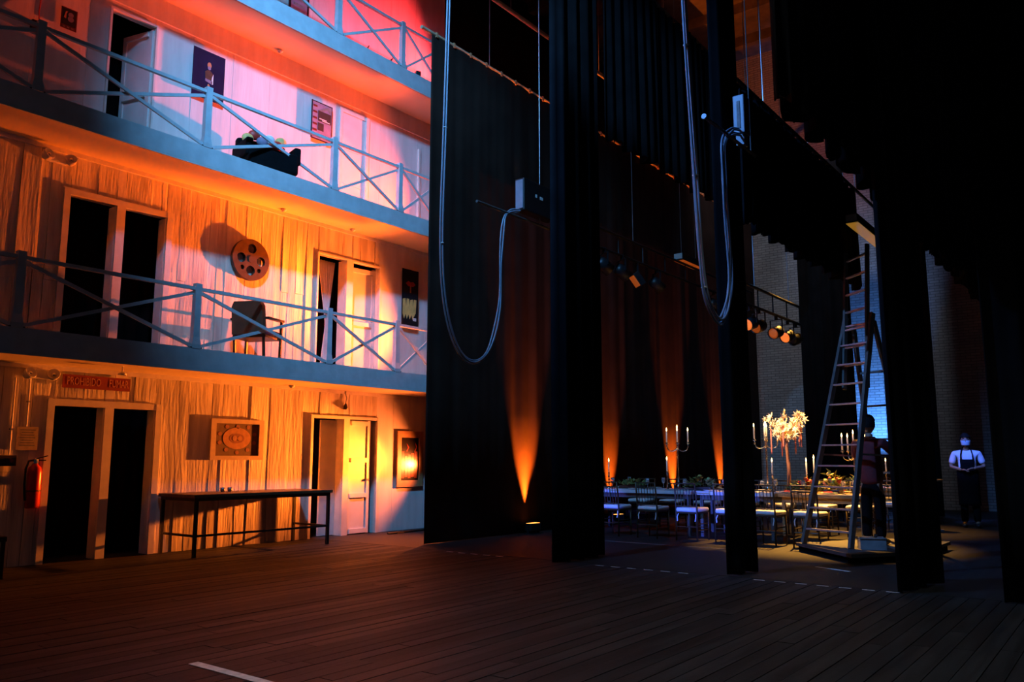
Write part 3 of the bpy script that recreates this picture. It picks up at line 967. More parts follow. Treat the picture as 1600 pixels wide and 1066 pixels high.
# notice sheet
t = panel_thing('notice_sheet', 'small aged notice sheet pinned above the fire extinguisher', 'notice', 4.465, 1.56, 0.25, 0.29, 'paper', 0.022)
for k in range(7):
    wln = 0.09 - 0.012 * ((k * 5) % 3)
    blob(t, 'text_line', 'inkgrey', rect(-wln, wln, 0.10 - k * 0.032, 0.112 - k * 0.032), 0.0062)
# wall boxes
t = thing('wall_box', 'small dark switch box beside the aged notice sheet', 'box', (FX + 0.02, 4.22, 1.285))
B().box((0, -0.14, -0.065), (0.09, 0.11, 0.065), bev=0.006).build('housing', 'darkwood', t)
B().cyl((0.09, 0.05, 0), (0.105, 0.05, 0), 0.025, n=12).build('button', 'maroon', t)
t = thing('conduit_pipe', 'pale conduit pipe running down to the aged notice sheet', 'pipe', (FX + 0.02, 4.44, 1.71))
B().cyl((0.012, 0, 0), (0.012, 0, 0.66), 0.011, n=8).build('tube', 'lampwhite', t)
B().box((0, -0.02, 0.3), (0.03, 0.02, 0.32)).build('clip', 'steel', t)
t = thing('conduit_pipe', 'pale conduit pipe running down to the dark switch box', 'pipe', (FX + 0.02, 4.27, 1.36))
B().cyl((0.012, 0, 0), (0.012, 0, 0.95), 0.011, n=8).build('tube', 'lampwhite', t)
B().box((0, -0.02, 0.3), (0.03, 0.02, 0.32)).build('clip', 'steel', t)
# fire extinguisher
t = thing('fire_extinguisher', 'red fire extinguisher hung beside the open doorway', 'fire extinguisher', (FX + 0.12, 4.545, 0.70))
B().lathe([(0.07, 0), (0.082, 0.02), (0.082, 0.44), (0.07, 0.50), (0.035, 0.535), (0.028, 0.55)], 20).build('cylinder', 'red', t, True)
B().lathe([(0.03, 0.55), (0.03, 0.60), (0.018, 0.61)], 12).build('valve', 'chrome', t)
B().bar((0, -0.02, 0.60), (0.0, 0.14, 0.645), 0.022, 0.012).build('handle', 'blackmetal', t)
B().bar((0, -0.02, 0.585), (0.0, 0.12, 0.59), 0.022, 0.012).build('handle', 'blackmetal', t)
hs = [(0, -0.02, 0.59), (0.01, -0.08, 0.58), (0.02, -0.115, 0.48), (0.02, -0.115, 0.30), (0.02, -0.105, 0.18), (0.02, -0.095, 0.10)]
B().tube(hs, 0.013, 8).build('hose', 'blackmetal', t, True)
B().lathe([(0.0830, 0.205), (0.0835, 0.225)], 20).build('label_band', 'maroon', t, True)
B().box((-0.115, -0.03, 0.30), (-0.075, 0.03, 0.40)).build('bracket', 'blackmetal', t)


# emergency light with two heads
def twin_light(y, z, label):
    t = thing('emergency_light', label, 'lamp', (FX + 0.02, y, z), 0, 'twin head emergency lights')
    B().box((0, -0.13, -0.06), (0.07, 0.13, 0.06), bev=0.01).build('housing', 'lampwhite', t)
    for s in (-1, 1):
        T = Matrix.Translation((0.11, s * 0.15, -0.02)) @ Matrix.Rotation(R(35 * s), 4, 'X') @ Matrix.Rotation(R(60), 4, 'Y')
        h_ = B().lathe([(0.03, -0.06), (0.06, -0.01), (0.076, 0.06), (0.068, 0.06), (0.025, 0.0)], 14, T=T).build('lamp_head', 'lampwhite', t, True)
        B().ball(T @ Vector((0, 0, 0.03)), 0.03).build('bulb', 'chrome', h_, True)
    return t


twin_light(4.52, 2.375, 'twin head emergency light above the aged notice sheet')
twin_light(4.52, 5.235, 'twin head emergency light under the middle balcony')
t = thing('ceiling_lamp', 'small white spotlight hung under the lower balcony by the red sign', 'lamp', (-10.5, 5.32, 2.50))
B().cyl((0, 0, 0), (0, 0, -0.06), 0.010, n=8).build('stem', 'lampwhite', t)
B().lathe([(0.015, -0.06), (0.05, -0.085), (0.055, -0.11), (0.045, -0.112), (0.012, -0.075)], 14).build('shade', 'lampwhite', t, True)
for yy, zz, lab in ((8.35, 2.475, 'small white downlight under the lower balcony above the bench end'), (8.05, 5.375, 'small white downlight under the middle balcony'),
                    (9.55, 5.375, 'small white downlight under the middle balcony above the tied curtain'), (7.85, 8.09, 'small downlight under the top balcony')):
    t = thing('downlight', lab, 'lamp', (FX + 0.16, yy, zz + 0.025))
    B().lathe([(0.045, -0.0), (0.05, -0.02), (0.035, -0.035)], 14).build('rim', 'lampwhite', t, True)
    B().lathe([(0.03, -0.030), (0.028, -0.045), (0.01, -0.05)], 12).build('lens', 'lampwhite', t, True)

# posters on the middle storey
t = panel_thing('poster', 'navy poster with a small standing figure on the middle balcony', 'poster', 6.63, 7.21, 0.54, 0.78, 'navy', 0.055, 0.012)
blob(t, 'printed_figure', 'skinprint', ell(0.0, 0.17, 0.035, 0.05, 14), 0.0125)
blob(t, 'printed_figure', 'lilac', ell(0.0, 0.125, 0.028, 0.03, 14), 0.0127)
blob(t, 'printed_figure', 'canvas', [(-0.06, -0.06), (0.05, -0.06), (0.065, 0.05), (0.02, 0.085), (-0.03, 0.085), (-0.07, 0.05)], 0.0125)
blob(t, 'printed_figure', 'white', [(0.045, -0.12), (0.075, -0.12), (0.075, 0.05), (0.05, -0.02)], 0.0129)
blob(t, 'printed_figure', 'lilac', [(-0.06, -0.10), (0.06, -0.13), (0.06, -0.07), (-0.06, -0.06)], 0.0129)
blob(t, 'printed_figure', 'skinprint', ell(0.0, -0.165, 0.02, 0.03, 10), 0.0125)
t = panel_thing('poster', 'printed programme poster with text columns beside the pale balcony door', 'poster', 8.85, 7.21, 0.46, 0.70, 'black', 0.055, 0.012)
blob(t, 'printed_block', 'lilac', rect(-0.21, 0.21, -0.33, 0.33), 0.0125)
blob(t, 'printed_block', 'ink', rect(-0.09, 0.20, 0.0, 0.19), 0.0148)
blob(t, 'printed_block', 'inkgrey', [(-0.09, 0.19), (0.0, 0.19), (0.10, 0.25), (0.20, 0.19), (0.20, 0.29), (0.12, 0.31), (0.0, 0.24)], 0.0148)
for k in range(5):
    blob(t, 'printed_line', 'maroon', rect(-0.20, -0.11, 0.24 - k * 0.11, 0.275 - k * 0.11), 0.0148)
blob(t, 'printed_block', 'ink', rect(-0.09, 0.04, -0.17, -0.03), 0.0148)
blob(t, 'printed_line', 'ink', rect(-0.09, 0.20, -0.30, -0.24), 0.0148)
blob(t, 'printed_line', 'white', rect(-0.06, 0.10, 0.04, 0.055), 0.0172)
blob(t, 'printed_line', 'white', rect(0.0, 0.17, 0.015, 0.03), 0.0172)
t = panel_thing('wall_sign', 'small dark square sign with a red border on the middle balcony', 'sign', 4.54, 7.22, 0.21, 0.30, 'maroon', 0.03)
blob(t, 'printed_block', 'black', rect(-0.09, 0.09, -0.10, 0.135), 0.0063)
blob(t, 'printed_mark', 'lilac', ell(0.02, 0.06, 0.035, 0.035, 14), 0.0085)
blob(t, 'printed_mark', 'lilac', ell(0.02, 0.0, 0.04, 0.04, 14), 0.0085)
blob(t, 'printed_mark', 'skinprint', [(-0.07, 0.0), (-0.05, 0.09), (-0.02, 0.10), (-0.04, 0.06), (-0.04, -0.01)], 0.0085)
for k in range(3):
    blob(t, 'printed_mark', 'inkgrey', rect(-0.075 + k * 0.055, -0.045 + k * 0.055, -0.135, -0.115), 0.0063)
t = thing('wall_box', 'dark junction box with a red wire on the middle balcony', 'box', (FX + 0.01, 4.15, 6.95))
B().box((0, -0.075, -0.06), (0.07, 0.075, 0.05), bev=0.006).build('housing', 'blackmetal', t)
B().tube([(0.04, 0.02, 0.05), (0.03, 0.01, 0.2), (0.03, 0.03, 0.6), (0.03, 0.03, 1.1)], 0.008).build('wire', 'crimson', t)
B().box((0, 0.05, -0.13), (0.05, 0.12, -0.07)).build('plug', 'maroon', t)
# tall poster on the lower balcony
t = panel_thing('poster', 'tall black poster with red and yellow shapes beside the tied curtain door', 'poster', 11.14, 4.38, 0.44, 1.16, 'black', 0.05, 0.012)
blob(t, 'printed_shape', 'crimson', [(-0.13, 0.30), (-0.06, 0.35), (0.0, 0.33), (0.07, 0.35), (0.14, 0.30), (0.07, 0.25), (-0.06, 0.25)], 0.0125)
blob(t, 'printed_shape', 'skinprint', rect(-0.015, 0.02, 0.12, 0.26), 0.0129)
for k in range(4):
    blob(t, 'printed_shape', 'yellow', [(-0.20 + k * 0.10, -0.02 + 0.02 * (k % 2)), (-0.13 + k * 0.10, 0.0), (-0.10 + k * 0.085, -0.26), (-0.16 + k * 0.075, -0.40), (-0.20 + k * 0.08, -0.30)], 0.0125 + 0.0005 * k)
blob(t, 'printed_shape', 'white', rect(0.08, 0.17, -0.42, -0.36), 0.015)
t = panel_thing('framed_photo', 'small framed picture on the crimson wall of the top balcony', 'poster', 8.28, 9.25, 0.42, 0.6, 'black', 0.03, 0.02)
blob(t, 'print', 'lilac', rect(-0.17, 0.17, -0.27, 0.25), 0.0205)
for k in range(3):
    blob(t, 'printed_line', 'inkgrey', rect(-0.12, 0.12, -0.2 + k * 0.1, -0.16 + k * 0.1), 0.023)
# hanging decoration above the ajar door
t = thing('wall_bell', 'small dark bell hung above the ajar ground door', 'bell', (FX + 0.03, 9.62, 2.17))
B().lathe([(0.045, 0), (0.035, 0.04), (0.02, 0.09), (0.008, 0.11)], 12).build('bell_cup', 'darkwood', t, True)
B().tube([(0, 0, 0.11), (0, 0.02, 0.2), (0, -0.01, 0.28), (0, 0, 0.32)], 0.006).build('string', 'darkwood', t)
# broken timber twigs lying on the top balcony deck
for k, (yy, ln, a, lab) in enumerate(((9.25, 0.5, 0.15, 'dark knotted branch lying on the top balcony'), (9.83, 0.34, -0.1, 'dark forked branch lying by the last rail post of the top balcony'))):
    t = thing('dead_branch', lab, 'branch', (-10.42, yy, 8.465), a)
    B().tube([(0, -ln / 2, 0.03), (0.02, -ln / 6, 0.05), (-0.01, ln / 6, 0.035), (0.02, ln / 2, 0.05)], lambda u: 0.03 - 0.018 * abs(u - 0.5), 7).build('stem', 'darkwood', t)
    B().tube([(0, 0.0, 0.04), (0.03, 0.05, 0.13), (0.02, 0.10, 0.20)], lambda u: 0.02 - 0.01 * u, 6).build('twig', 'darkwood', t)
    B().tube([(0, 0.12, 0.04), (0.04, 0.2, 0.09), (0.03, 0.27, 0.12)], lambda u: 0.016 - 0.008 * u, 6).build('twig', 'darkwood', t)
t = thing('footlight', 'small black footlight with an orange lens on the top balcony', 'lamp', (-10.40, 10.55, 8.465), R(60))
B().box((-0.05, -0.16, 0.02), (0.05, 0.10, 0.12), bev=0.01).build('housing', 'blackmetal', t)
B().cyl((0, 0.10, 0.075), (0, 0.15, 0.085), 0.045, 0.05, 12).build('lens', 'skinprint', t)
B().box((-0.06, -0.03, 0.0), (0.06, 0.03, 0.02)).build('foot', 'blackmetal', t)
# stick lying on the floor
t = thing('pole', 'thin dark pole lying on the floor below the glazed picture', 'pole', (-10.60, 10.75, 0.022), R(2))
B().cyl((0, -0.52, 0), (0, 0.7, 0), 0.018, n=8).build('shaft', 'darkwood', t)
B().cyl((0, -0.30, 0), (0, -0.12, 0), 0.021, n=8).build('grip', 'chrome', t)

# ================================================================== RIGGING
def catmull(pts, n=8):
    P = [Vector(p) for p in pts]
    P = [P[0] * 2 - P[1]] + P + [P[-1] * 2 - P[-2]]
    out = []
    for i in range(1, len(P) - 2):
        for k in range(n):
            t = k / n
            a, b_, c_, d = P[i - 1], P[i], P[i + 1], P[i + 2]
            out.append(0.5 * ((2 * b_) + (c_ - a) * t + (2 * a - 5 * b_ + 4 * c_ - d) * t * t + (3 * b_ - a - 3 * c_ + d) * t ** 3))
    out.append(P[-2])
    return out


def cable_bundle(label, path, offs, r, clips):
    t = thing('cable_bundle', label, 'cable', path[0], 0, 'hanging cable bundles')
    o0 = Vector(path[0])
    base = catmull([Vector(p) - o0 for p in path])
    for k, (ox, oy) in enumerate(offs):
        pts = []
        for j, p in enumerate(base):
            d = (base[min(j + 1, len(base) - 1)] - base[max(j - 1, 0)]).normalized()
            sd = Vector((1, 0, 0))
            nn = d.cross(sd).normalized()
            wob = 0.006 * math.sin(j * 0.4 + k * 2)
            pts.append(p + sd * (ox + wob) + nn * (oy + wob))
        B().tube(pts, r, 8).build('cable', 'cable', t, True)
    for j in clips:
        p = base[int(j * (len(base) - 1))]
        B().ball(p, 0.04, 8, 5, (0.9, 0.9, 0.35)).build('cable_tie', 'lampwhite', t)
    return t


c1 = [(8.20, 10.6), (8.15, 7.88), (8.10, 5.92), (8.06, 4.24), (8.16, 3.36), (8.41, 2.82), (8.75, 2.66), (9.11, 2.89), (9.33, 3.54), (9.38, 4.33), (9.44, 4.89), (9.60, 5.06), (9.84, 5.14)]
cable_bundle('grey cable bundle hanging in a deep loop before the black backdrop', [(-7.4, y, z) for y, z in c1], [(0, -0.025), (0.015, 0.0), (-0.01, 0.025)], 0.013, (0.17, 0.25))
k2 = 0.875
c2 = [(8.60, 9.8), (8.67, 6.89), (8.83, 4.88), (8.92, 3.71), (9.06, 3.19), (9.42, 2.98), (9.70, 3.29), (9.80, 3.89), (9.72, 4.72), (9.73, 5.33), (10.0, 5.62), (10.30, 5.72)]
cable_bundle('thick grey cable bundle looping beside the slim leg drape', [(-3.5, y * k2, 1.3 + (z - 1.3) * k2) for y, z in c2], [(0, -0.04), (0.018, -0.014), (-0.012, 0.012), (0.006, 0.038)], 0.0135, (0.12, 0.2, 0.33))

# suspended pipe with dimmer box (before the backdrop)
t = thing('lighting_pipe', 'thin hanging pipe carrying a grey box before the backdrop', 'pipe', (-7.4, 8.8, 5.03))
B().cyl((0, 0, 0), (0, 3.4, 0.0), 0.022, n=10).build('tube', 'pipe', t)
B().cyl((0.0, 1.58, 0.02), (0.0, 1.58, 7.0), 0.008, n=6).build('suspension_wire', 'steel', t)
B().lathe([(0.012, 0.34), (0.03, 0.37), (0.024, 0.44), (0.008, 0.47)], 10, (0.0, 1.58, 0)).build('hook', 'steel', t)
t = thing('dimmer_box', 'grey dimmer box mounted on the pipe before the backdrop', 'box', (-7.4, 9.84, 5.15))
B().box((-0.09, 0.0, 0.0), (0.09, 0.85, 0.52), bev=0.012).build('case', 'blackmetal', t)
B().box((-0.07, -0.012, 0.03), (0.07, 0.0, 0.49)).build('front_plate', 'cable', t)
B().box((0.09, 0.42, 0.26), (0.094, 0.50, 0.31)).build('label_plate', 'lampwhite', t)
B().box((0.09, 0.30, 0.27), (0.094, 0.34, 0.32)).build('label_plate', 'lampwhite', t)
B().box((0.09, 0.76, 0.06), (0.094, 0.82, 0.12)).build('label_plate', 'cable', t)
# pipe with box by the slim leg drape
t = thing('lighting_pipe', 'short hanging pipe carrying a pale box beside the slim leg drape', 'pipe', (-3.5, 8.02, 5.02))
B().cyl((0, 0, 0), (0, 1.5, 0.0), 0.020, n=10).build('tube', 'pipe', t)
B().lathe([(0.03, -0.012), (0.03, 0.012)], 12, T=Matrix.Translation((0, 0, 0)) @ Matrix.Rotation(R(90), 4, 'X')).build('end_cap', 'steel', t)
B().cyl((0.0, 1.35, 0.02), (0.0, 1.35, 6.5), 0.007, n=6).build('suspension_wire', 'steel', t)
t = thing('dimmer_box', 'pale dimmer box mounted on the pipe beside the slim leg drape', 'box', (-3.5, 9.02, 5.06))
B().box((-0.07, 0.0, 0.10), (0.07, 0.18, 0.58), bev=0.012).build('case', 'cable', t)
B().box((-0.02, -0.008, 0.16), (0.02, 0.0, 0.5)).build('front_plate', 'inkgrey', t)
B().box((-0.05, 0.02, -0.04), (0.05, 0.14, 0.10)).build('gland', 'cable', t)

# horizontal battens high over the backdrop
for nm, X, ya, yb, z, r, m_, lab in (
        ('batten_pipe', -9.12, 10.2, 23.4, 10.03, 0.045, 'pipe_raw', 'orange lit batten high above the backdrop'),
        ('batten_pipe', -8.92, 9.15, 23.5, 8.43, 0.032, 'pipe_raw', 'pipe carrying the top edge of the black backdrop'),
        ('batten_pipe', -5.92, 9.9, 17.6, 8.98, 0.028, 'pipe', 'pipe carrying the pleated border between the legs'),
        ('batten_pipe', -3.70, 9.5, 17.0, 6.09, 0.028, 'pipe', 'pipe carrying the low border above the candlelit table'),
        ('batten_pipe', -7.0, 16.2, 21.0, 10.35, 0.045, 'pipe_raw', 'orange lit batten near the end wall')):
    t = thing(nm, lab, 'pipe', (X, ya, z), 0, 'overhead batten pipes')
    B().cyl((0, 0, 0), (0, yb - ya, 0), r, n=10).build('tube', m_, t)
    n = 2 if yb - ya < 6 else 4
    for k in range(n):
        yy = (yb - ya) * (k + 0.5) / n
        B().cyl((0, yy, 0.02), (0, yy, 13.62 - z), 0.006, n=5).build('suspension_wire', 'steel', t)
    if 'backdrop' in lab and 'carrying' in lab:
        for k in range(32):
            yy = 0.35 + (yb - ya - 0.6) * k / 31
            B().box((-0.035, yy - 0.02, -0.05), (0.038, yy + 0.02, 0.036)).build('tie', 'skinprint', t)


# electrics bars with lanterns
def lantern(parent_loc, rz, tilt, label, glow, size=0.11, L=0.26, group=None):
    t = thing('stage_lantern', label, 'stage light', parent_loc, rz, group)
    T = Matrix.Rotation(tilt, 4, 'X')
    B().lathe([(size * 0.75, -L * 0.5), (size, -L * 0.3), (size, L * 0.5), (size * 0.93, L * 0.5), (size * 0.9, 0.0)], 16, T=T).build('housing', 'blackmetal', t, True)
    B().lathe([(size * 0.9, L * 0.40), (size * 0.5, L * 0.44), (0.004, L * 0.46)], 16, T=T).build('lens', glow, t, True)
    for sx in (-1, 1):
        B().bar((sx * (size + 0.012), 0, 0), (sx * (size + 0.012), 0, 0.22), 0.03, 0.008).build('yoke_arm', 'blackmetal', t)
    B().bar((-(size + 0.016), 0, 0.22), (size + 0.016, 0, 0.22), 0.03, 0.01).build('yoke', 'blackmetal', t)
    B().box((-0.02, -0.025, 0.22), (0.02, 0.025, 0.32)).build('clamp', 'blackmetal', t)
    return t


def bar_truss(X, ya, yb, z, label):
    t = thing('lighting_bar', label, 'lighting bar', (X, ya, z), 0, 'lighting bars over the dining end')
    for zz in (0.0, 0.34):
        B().cyl((0, 0, zz), (0, yb - ya, zz), 0.026, n=10).build('tube', 'blackmetal', t)
    n = int((yb - ya) / 0.9) + 1
    for k in range(n + 1):
        yy = (yb - ya) * k / n
        B().cyl((0, yy, 0), (0, yy, 0.34), 0.012, n=6).build('strut', 'blackmetal', t)
    for k in range(2):
        yy = (yb - ya) * (0.2 + 0.6 * k)
        B().cyl((0, yy, 0.34), (0, yy, 13.6 - z), 0.007, n=5).build('suspension_wire', 'steel', t)
    return t


bar_truss(-7.0, 11.3, 18.4, 4.85, 'dark lighting bar hung before the backdrop')
bar_truss(-5.0, 12.7, 15.55, 3.85, 'short lighting bar with glowing orange lanterns over the candlelit table')
gs = ['orangeglow', 'orangedim', 'orangedim', 'orangeglow', 'blackmetal']
for k, yy in enumerate((13.05, 13.42, 14.25, 14.85, 15.3)):
    lantern((-5.0, yy, 3.54), R(-12), R(108), ('glowing orange lantern nearest the stage on the short bar', 'dim orange lantern, second from the stage on the short bar', 'dim orange lantern at the middle of the short bar',
            'glowing orange lantern beside the unlit one on the short bar', 'unlit black lantern at the end of the short bar')[k], gs[k], 0.105, 0.26, 'lanterns on the short bar')
for k, yy in enumerate((11.7, 12.3, 13.6, 16.2, 17.2)):
    lantern((-7.0, yy, 4.56), R(150), R(125), 'unlit black lantern, %s from the stage on the bar before the backdrop' % ('first', 'second', 'third', 'fourth', 'fifth')[k], 'blackmetal', 0.11, 0.28, 'unlit lanterns before the backdrop')
t = thing('flood_lamp', 'small square orange lit flood lamp on the bar before the backdrop', 'stage light', (-7.0, 12.85, 4.52), R(140))
T_ = Matrix.Rotation(R(-35), 4, 'X')
B().box((-0.13, -0.06, -0.13), (0.13, 0.06, 0.13), T_, bev=0.01).build('housing', 'blackmetal', t)
B().box((-0.11, 0.06, -0.11), (0.11, 0.066, 0.11), T_).build('lens', 'orangedim', t)
B().box((-0.02, -0.02, 0.1), (0.02, 0.02, 0.34)).build('yoke', 'blackmetal', t)


def strip_light(loc, L, glow, label):
    t = thing('strip_light', label, 'strip light', loc, 0, 'overhead strip lights')
    B().box((-0.10, 0, -0.02), (0.10, L, 0.12), bev=0.008).build('housing', 'blackmetal', t)
    B().box((-0.095, 0.02, -0.032), (0.095, L - 0.02, -0.021)).build('glowing_underside', glow, t)  # light falling on the underside is put in as a faint glow
    B().box((-0.085, -0.014, 0.0), (0.085, -0.002, 0.11)).build('end_cap', 'lampwhite', t)
    for yy in (0.15 * L, 0.85 * L):
        B().cyl((0, yy, 0.12), (0, yy, 6.0), 0.006, n=5).build('suspension_wire', 'steel', t)
    return t


strip_light((-7.0, 14.55, 5.24), 0.95, 'orangedim', 'short strip light with orange underside before the backdrop')
strip_light((-3.50, 13.78, 5.20), 2.3, 'amberglow', 'long strip light with amber underside above the ladder')
t = thing('wall_lamp', 'pair of tiny amber lamps high on the brick end wall', 'lamp', (-7.05, 23.9, 8.14))
B().box((-0.30, -0.02, -0.06), (0.30, 0.10, 0.06), bev=0.01).build('housing', 'blackmetal', t)
B().box((-0.27, -0.05, -0.035), (-0.05, -0.02, 0.03)).build('lens', 'amberlamp', t)
B().box((0.12, -0.05, -0.035), (0.24, -0.02, 0.03)).build('lens', 'orangedim', t)
t = thing('sliver', 'small pale triangular pennant standing for a lit gap in the dark beside the ladder leg drape', 'stand-in', (-2.62, 13.4, 3.72))  # pale triangle added in place of a blue-lit gap between drapes
B().prism([(-0.06, 0.0), (-0.05, 0.32), (0.13, 0.02)], -0.006, 0.006, 'y').build('cloth', 'white', t)
B().cyl((-0.05, 0, 0.32), (-0.05, 0, 2.0), 0.004, n=5).build('cord', 'cable', t)

# uplights on the floor at the backdrop
UP = [(11.98, 'lit orange floor lamp at the foot of the backdrop beside the wide leg drape', 900), (14.95, 'orange floor lamp at the foot of the backdrop behind the first single candle', 480),
      (17.85, 'orange floor lamp at the foot of the backdrop behind the tall candelabra', 800), (20.6, 'orange floor lamp at the far end of the backdrop', 520)]
for yy, lab, pw in UP:
    t = thing('floor_uplight', lab, 'floor lamp', (-8.72, yy, 0.0), 0, 'orange floor lamps along the backdrop')
    B().box((-0.07, -0.15, 0.05), (0.07, 0.15, 0.18), bev=0.012).build('housing', 'blackmetal', t)
    B().box((-0.055, -0.13, 0.18), (0.055, 0.13, 0.184)).build('lens', 'orangeled', t)
    B().box((-0.09, -0.17, 0.0), (0.09, 0.17, 0.012)).build('base_plate', 'blackmetal', t)
    for s in (-1, 1):
        B().box((-0.02, s * 0.16 - 0.006, 0.0), (0.02, s * 0.16 + 0.006, 0.13)).build('bracket', 'blackmetal', t)
    spot('uplight_beam', (-8.76, yy, 0.19), (-8.95, yy, 3.6), pw * 6.2, (1.0, 0.185, 0.012), 34, 1.0, 0.02)
# floor lamp and beam added to put blue on the end wall behind the ladder
t = thing('floor_uplight', 'added blue floor lamp washing the brick end wall behind the ladder', 'floor lamp', (-5.60, 23.1, 0.0))
B().box((-0.18, -0.08, 0.04), (0.18, 0.08, 0.2), bev=0.012).build('housing', 'blackmetal', t)
B().box((-0.16, -0.06, 0.2), (0.16, 0.06, 0.204)).build('lens', 'cable', t)
spot('blue_wall_beam', (-5.60, 23.1, 0.26), (-5.70, 24.0, 3.4), 3600, (0.08, 0.30, 1.0), 44, 1.0, 0.05)

# ================================================================== DINING END
def make_table(loc, L, D, label, top_m, leg_m):
    t = thing('dining_table', label, 'table', loc)
    B().box((0, 0, 0.70), (L, D, 0.76), bev=0.006).build('tabletop', top_m, t)
    B().box((0.05, 0.05, 0.62), (L - 0.05, D - 0.05, 0.70)).build('apron', leg_m, t)
    for sx in (0.07, L - 0.07):
        for sy in (0.07, D - 0.07):
            B().bar((sx, sy, 0), (sx, sy, 0.62), 0.05).build('leg', leg_m, t)
    return t


M['brownwood'] = mat('honey_table_wood', (0.34, 0.20, 0.08), 0.35, var=0.25, vscale=6, stretch=(.6, 4, 1))
make_table((-8.55, 13.2, 0), 2.30, 1.1, 'white dining table with blue lit edge before the backdrop', 'tablewhite', 'pipe')
make_table((-6.15, 13.2, 0), 1.36, 1.1, 'white dining table with blue lit edge behind the slim leg drape', 'tablewhite', 'pipe')
make_table((-4.74, 13.2, 0), 1.34, 1.1, 'warm lit wooden dining table carrying the flowering tree', 'brownwood', 'brownwood')
make_table((-5.60, 16.95, 0), 2.0, 1.0, 'wooden dining table in the far row near the end wall', 'brownwood', 'brownwood')

# chiavari chair, faces +y
def make_chair():
    t = thing('chiavari_chair', 'x', 'chair')
    B().box((-0.20, -0.19, 0.43), (0.20, 0.20, 0.455), bev=0.006).build('seat', 'gilt', t)
    cu_ = B().box((-0.205, -0.195, 0.456), (0.205, 0.205, 0.525), bev=0.026).build('cushion', 'cushion', t, True)
    for s in (-1, 1):
        B().tube([(s * 0.19, 0.18, 0), (s * 0.19, 0.18, 0.44)], lambda u: 0.011 + 0.005 * u, 8).build('leg', 'gilt', t, True)
        B().tube([(s * 0.19, -0.20, 0), (s * 0.19, -0.185, 0.44), (s * 0.19, -0.20, 0.70), (s * 0.185, -0.235, 0.92)], 0.014, 8).build('back_post', 'gilt', t, True)
        B().cyl((s * 0.19, -0.19, 0.17), (s * 0.19, 0.18, 0.17), 0.008, n=6).build('stretcher', 'gilt', t)
        B().cyl((s * 0.19, -0.19, 0.27), (s * 0.19, 0.18, 0.27), 0.008, n=6).build('stretcher', 'gilt', t)
        B().tube([(s * 0.15, -0.16, 0.45), (s * 0.17, -0.19, 0.38), (s * 0.16, -0.20, 0.31)], 0.008, 5).build('cushion_tie', 'cushion', cu_)
    B().cyl((-0.19, 0.18, 0.20), (0.19, 0.18, 0.20), 0.008, n=6).build('stretcher', 'gilt', t)
    B().cyl((-0.19, -0.19, 0.22), (0.19, -0.19, 0.22), 0.008, n=6).build('stretcher', 'gilt', t)
    for z, yy in ((0.91, -0.234), (0.83, -0.221), (0.55, -0.192)):
        B().cyl((-0.187, yy, z), (0.187, yy, z), 0.011, n=8).build('back_rail', 'gilt', t)
    for k in range(6):
        xx = -0.14 + 0.056 * k
        B().cyl((xx, -0.192, 0.55), (xx, -0.221, 0.83), 0.006, n=6).build('spindle', 'gilt', t)
    return t


proto = make_chair()
first = True
ORD = ['first', 'second', 'third', 'fourth', 'fifth']
rows = [
    ([-8.15, -7.42, -6.68, -5.95, -5.28], 12.62, 0, 'gold framed chair, %s from the backdrop on the stage side of the white tables', 'chairs on the stage side of the white tables'),
    ([-4.68, -4.06], 12.62, 0, 'gold framed chair, %s from the slim leg on the stage side of the flower table', 'chairs on the stage side of the flower table'),
    ([-8.10, -7.40, -6.68, -5.95, -5.25], 14.82, 180, 'gold framed chair, %s from the backdrop on the far side of the white tables', 'chairs on the far side of the white tables'),
    ([-4.55, -3.90], 14.82, 180, 'gold framed chair, %s from the white tables on the flower table far side', 'chairs on the far side of the flower table'),
    ([-5.0, -4.35, -3.70], 16.45, 0, 'gold framed chair, %s from the backdrop before the far row table', 'chairs before the far row table'),
    ([-5.0, -4.35, -3.70], 18.45, 180, 'gold framed chair, %s from the backdrop behind the far row table', 'chairs behind the far row table'),
]
for xs, yy, rz, lab, grp in rows:
    for x_ in xs:
        q = ORD[xs.index(x_)]
        o = place(proto, first, (x_, yy + random.uniform(-0.03, 0.03), 0), R(rz + random.uniform(-6, 6)), lab % q)
        o['group'] = grp
        first = False


# candles ------------------------------------------------------------------
def make_candle():
    o = B().lathe([(0.013, 0.0), (0.012, 0.20), (0.006, 0.205)], 10).build('taper_candle', 'candle', None, True)
    B().lathe([(0.002, 0.205), (0.011, 0.222), (0.012, 0.235), (0.006, 0.258), (0.0008, 0.275)], 10).build('flame', 'flame', o, True)
    B().cyl((0, 0, 0.20), (0, 0, 0.215), 0.0018, n=5).build('wick', 'black', o)
    return o


cproto = make_candle()
cfirst = True


def candle(loc, label, group, sc=1.0):
    global cfirst
    o = cproto if cfirst else copy_tree(cproto)
    cfirst = False
    o.location = loc
    o.scale = (sc, sc, sc)
    tag(o, label, 'candle', group)


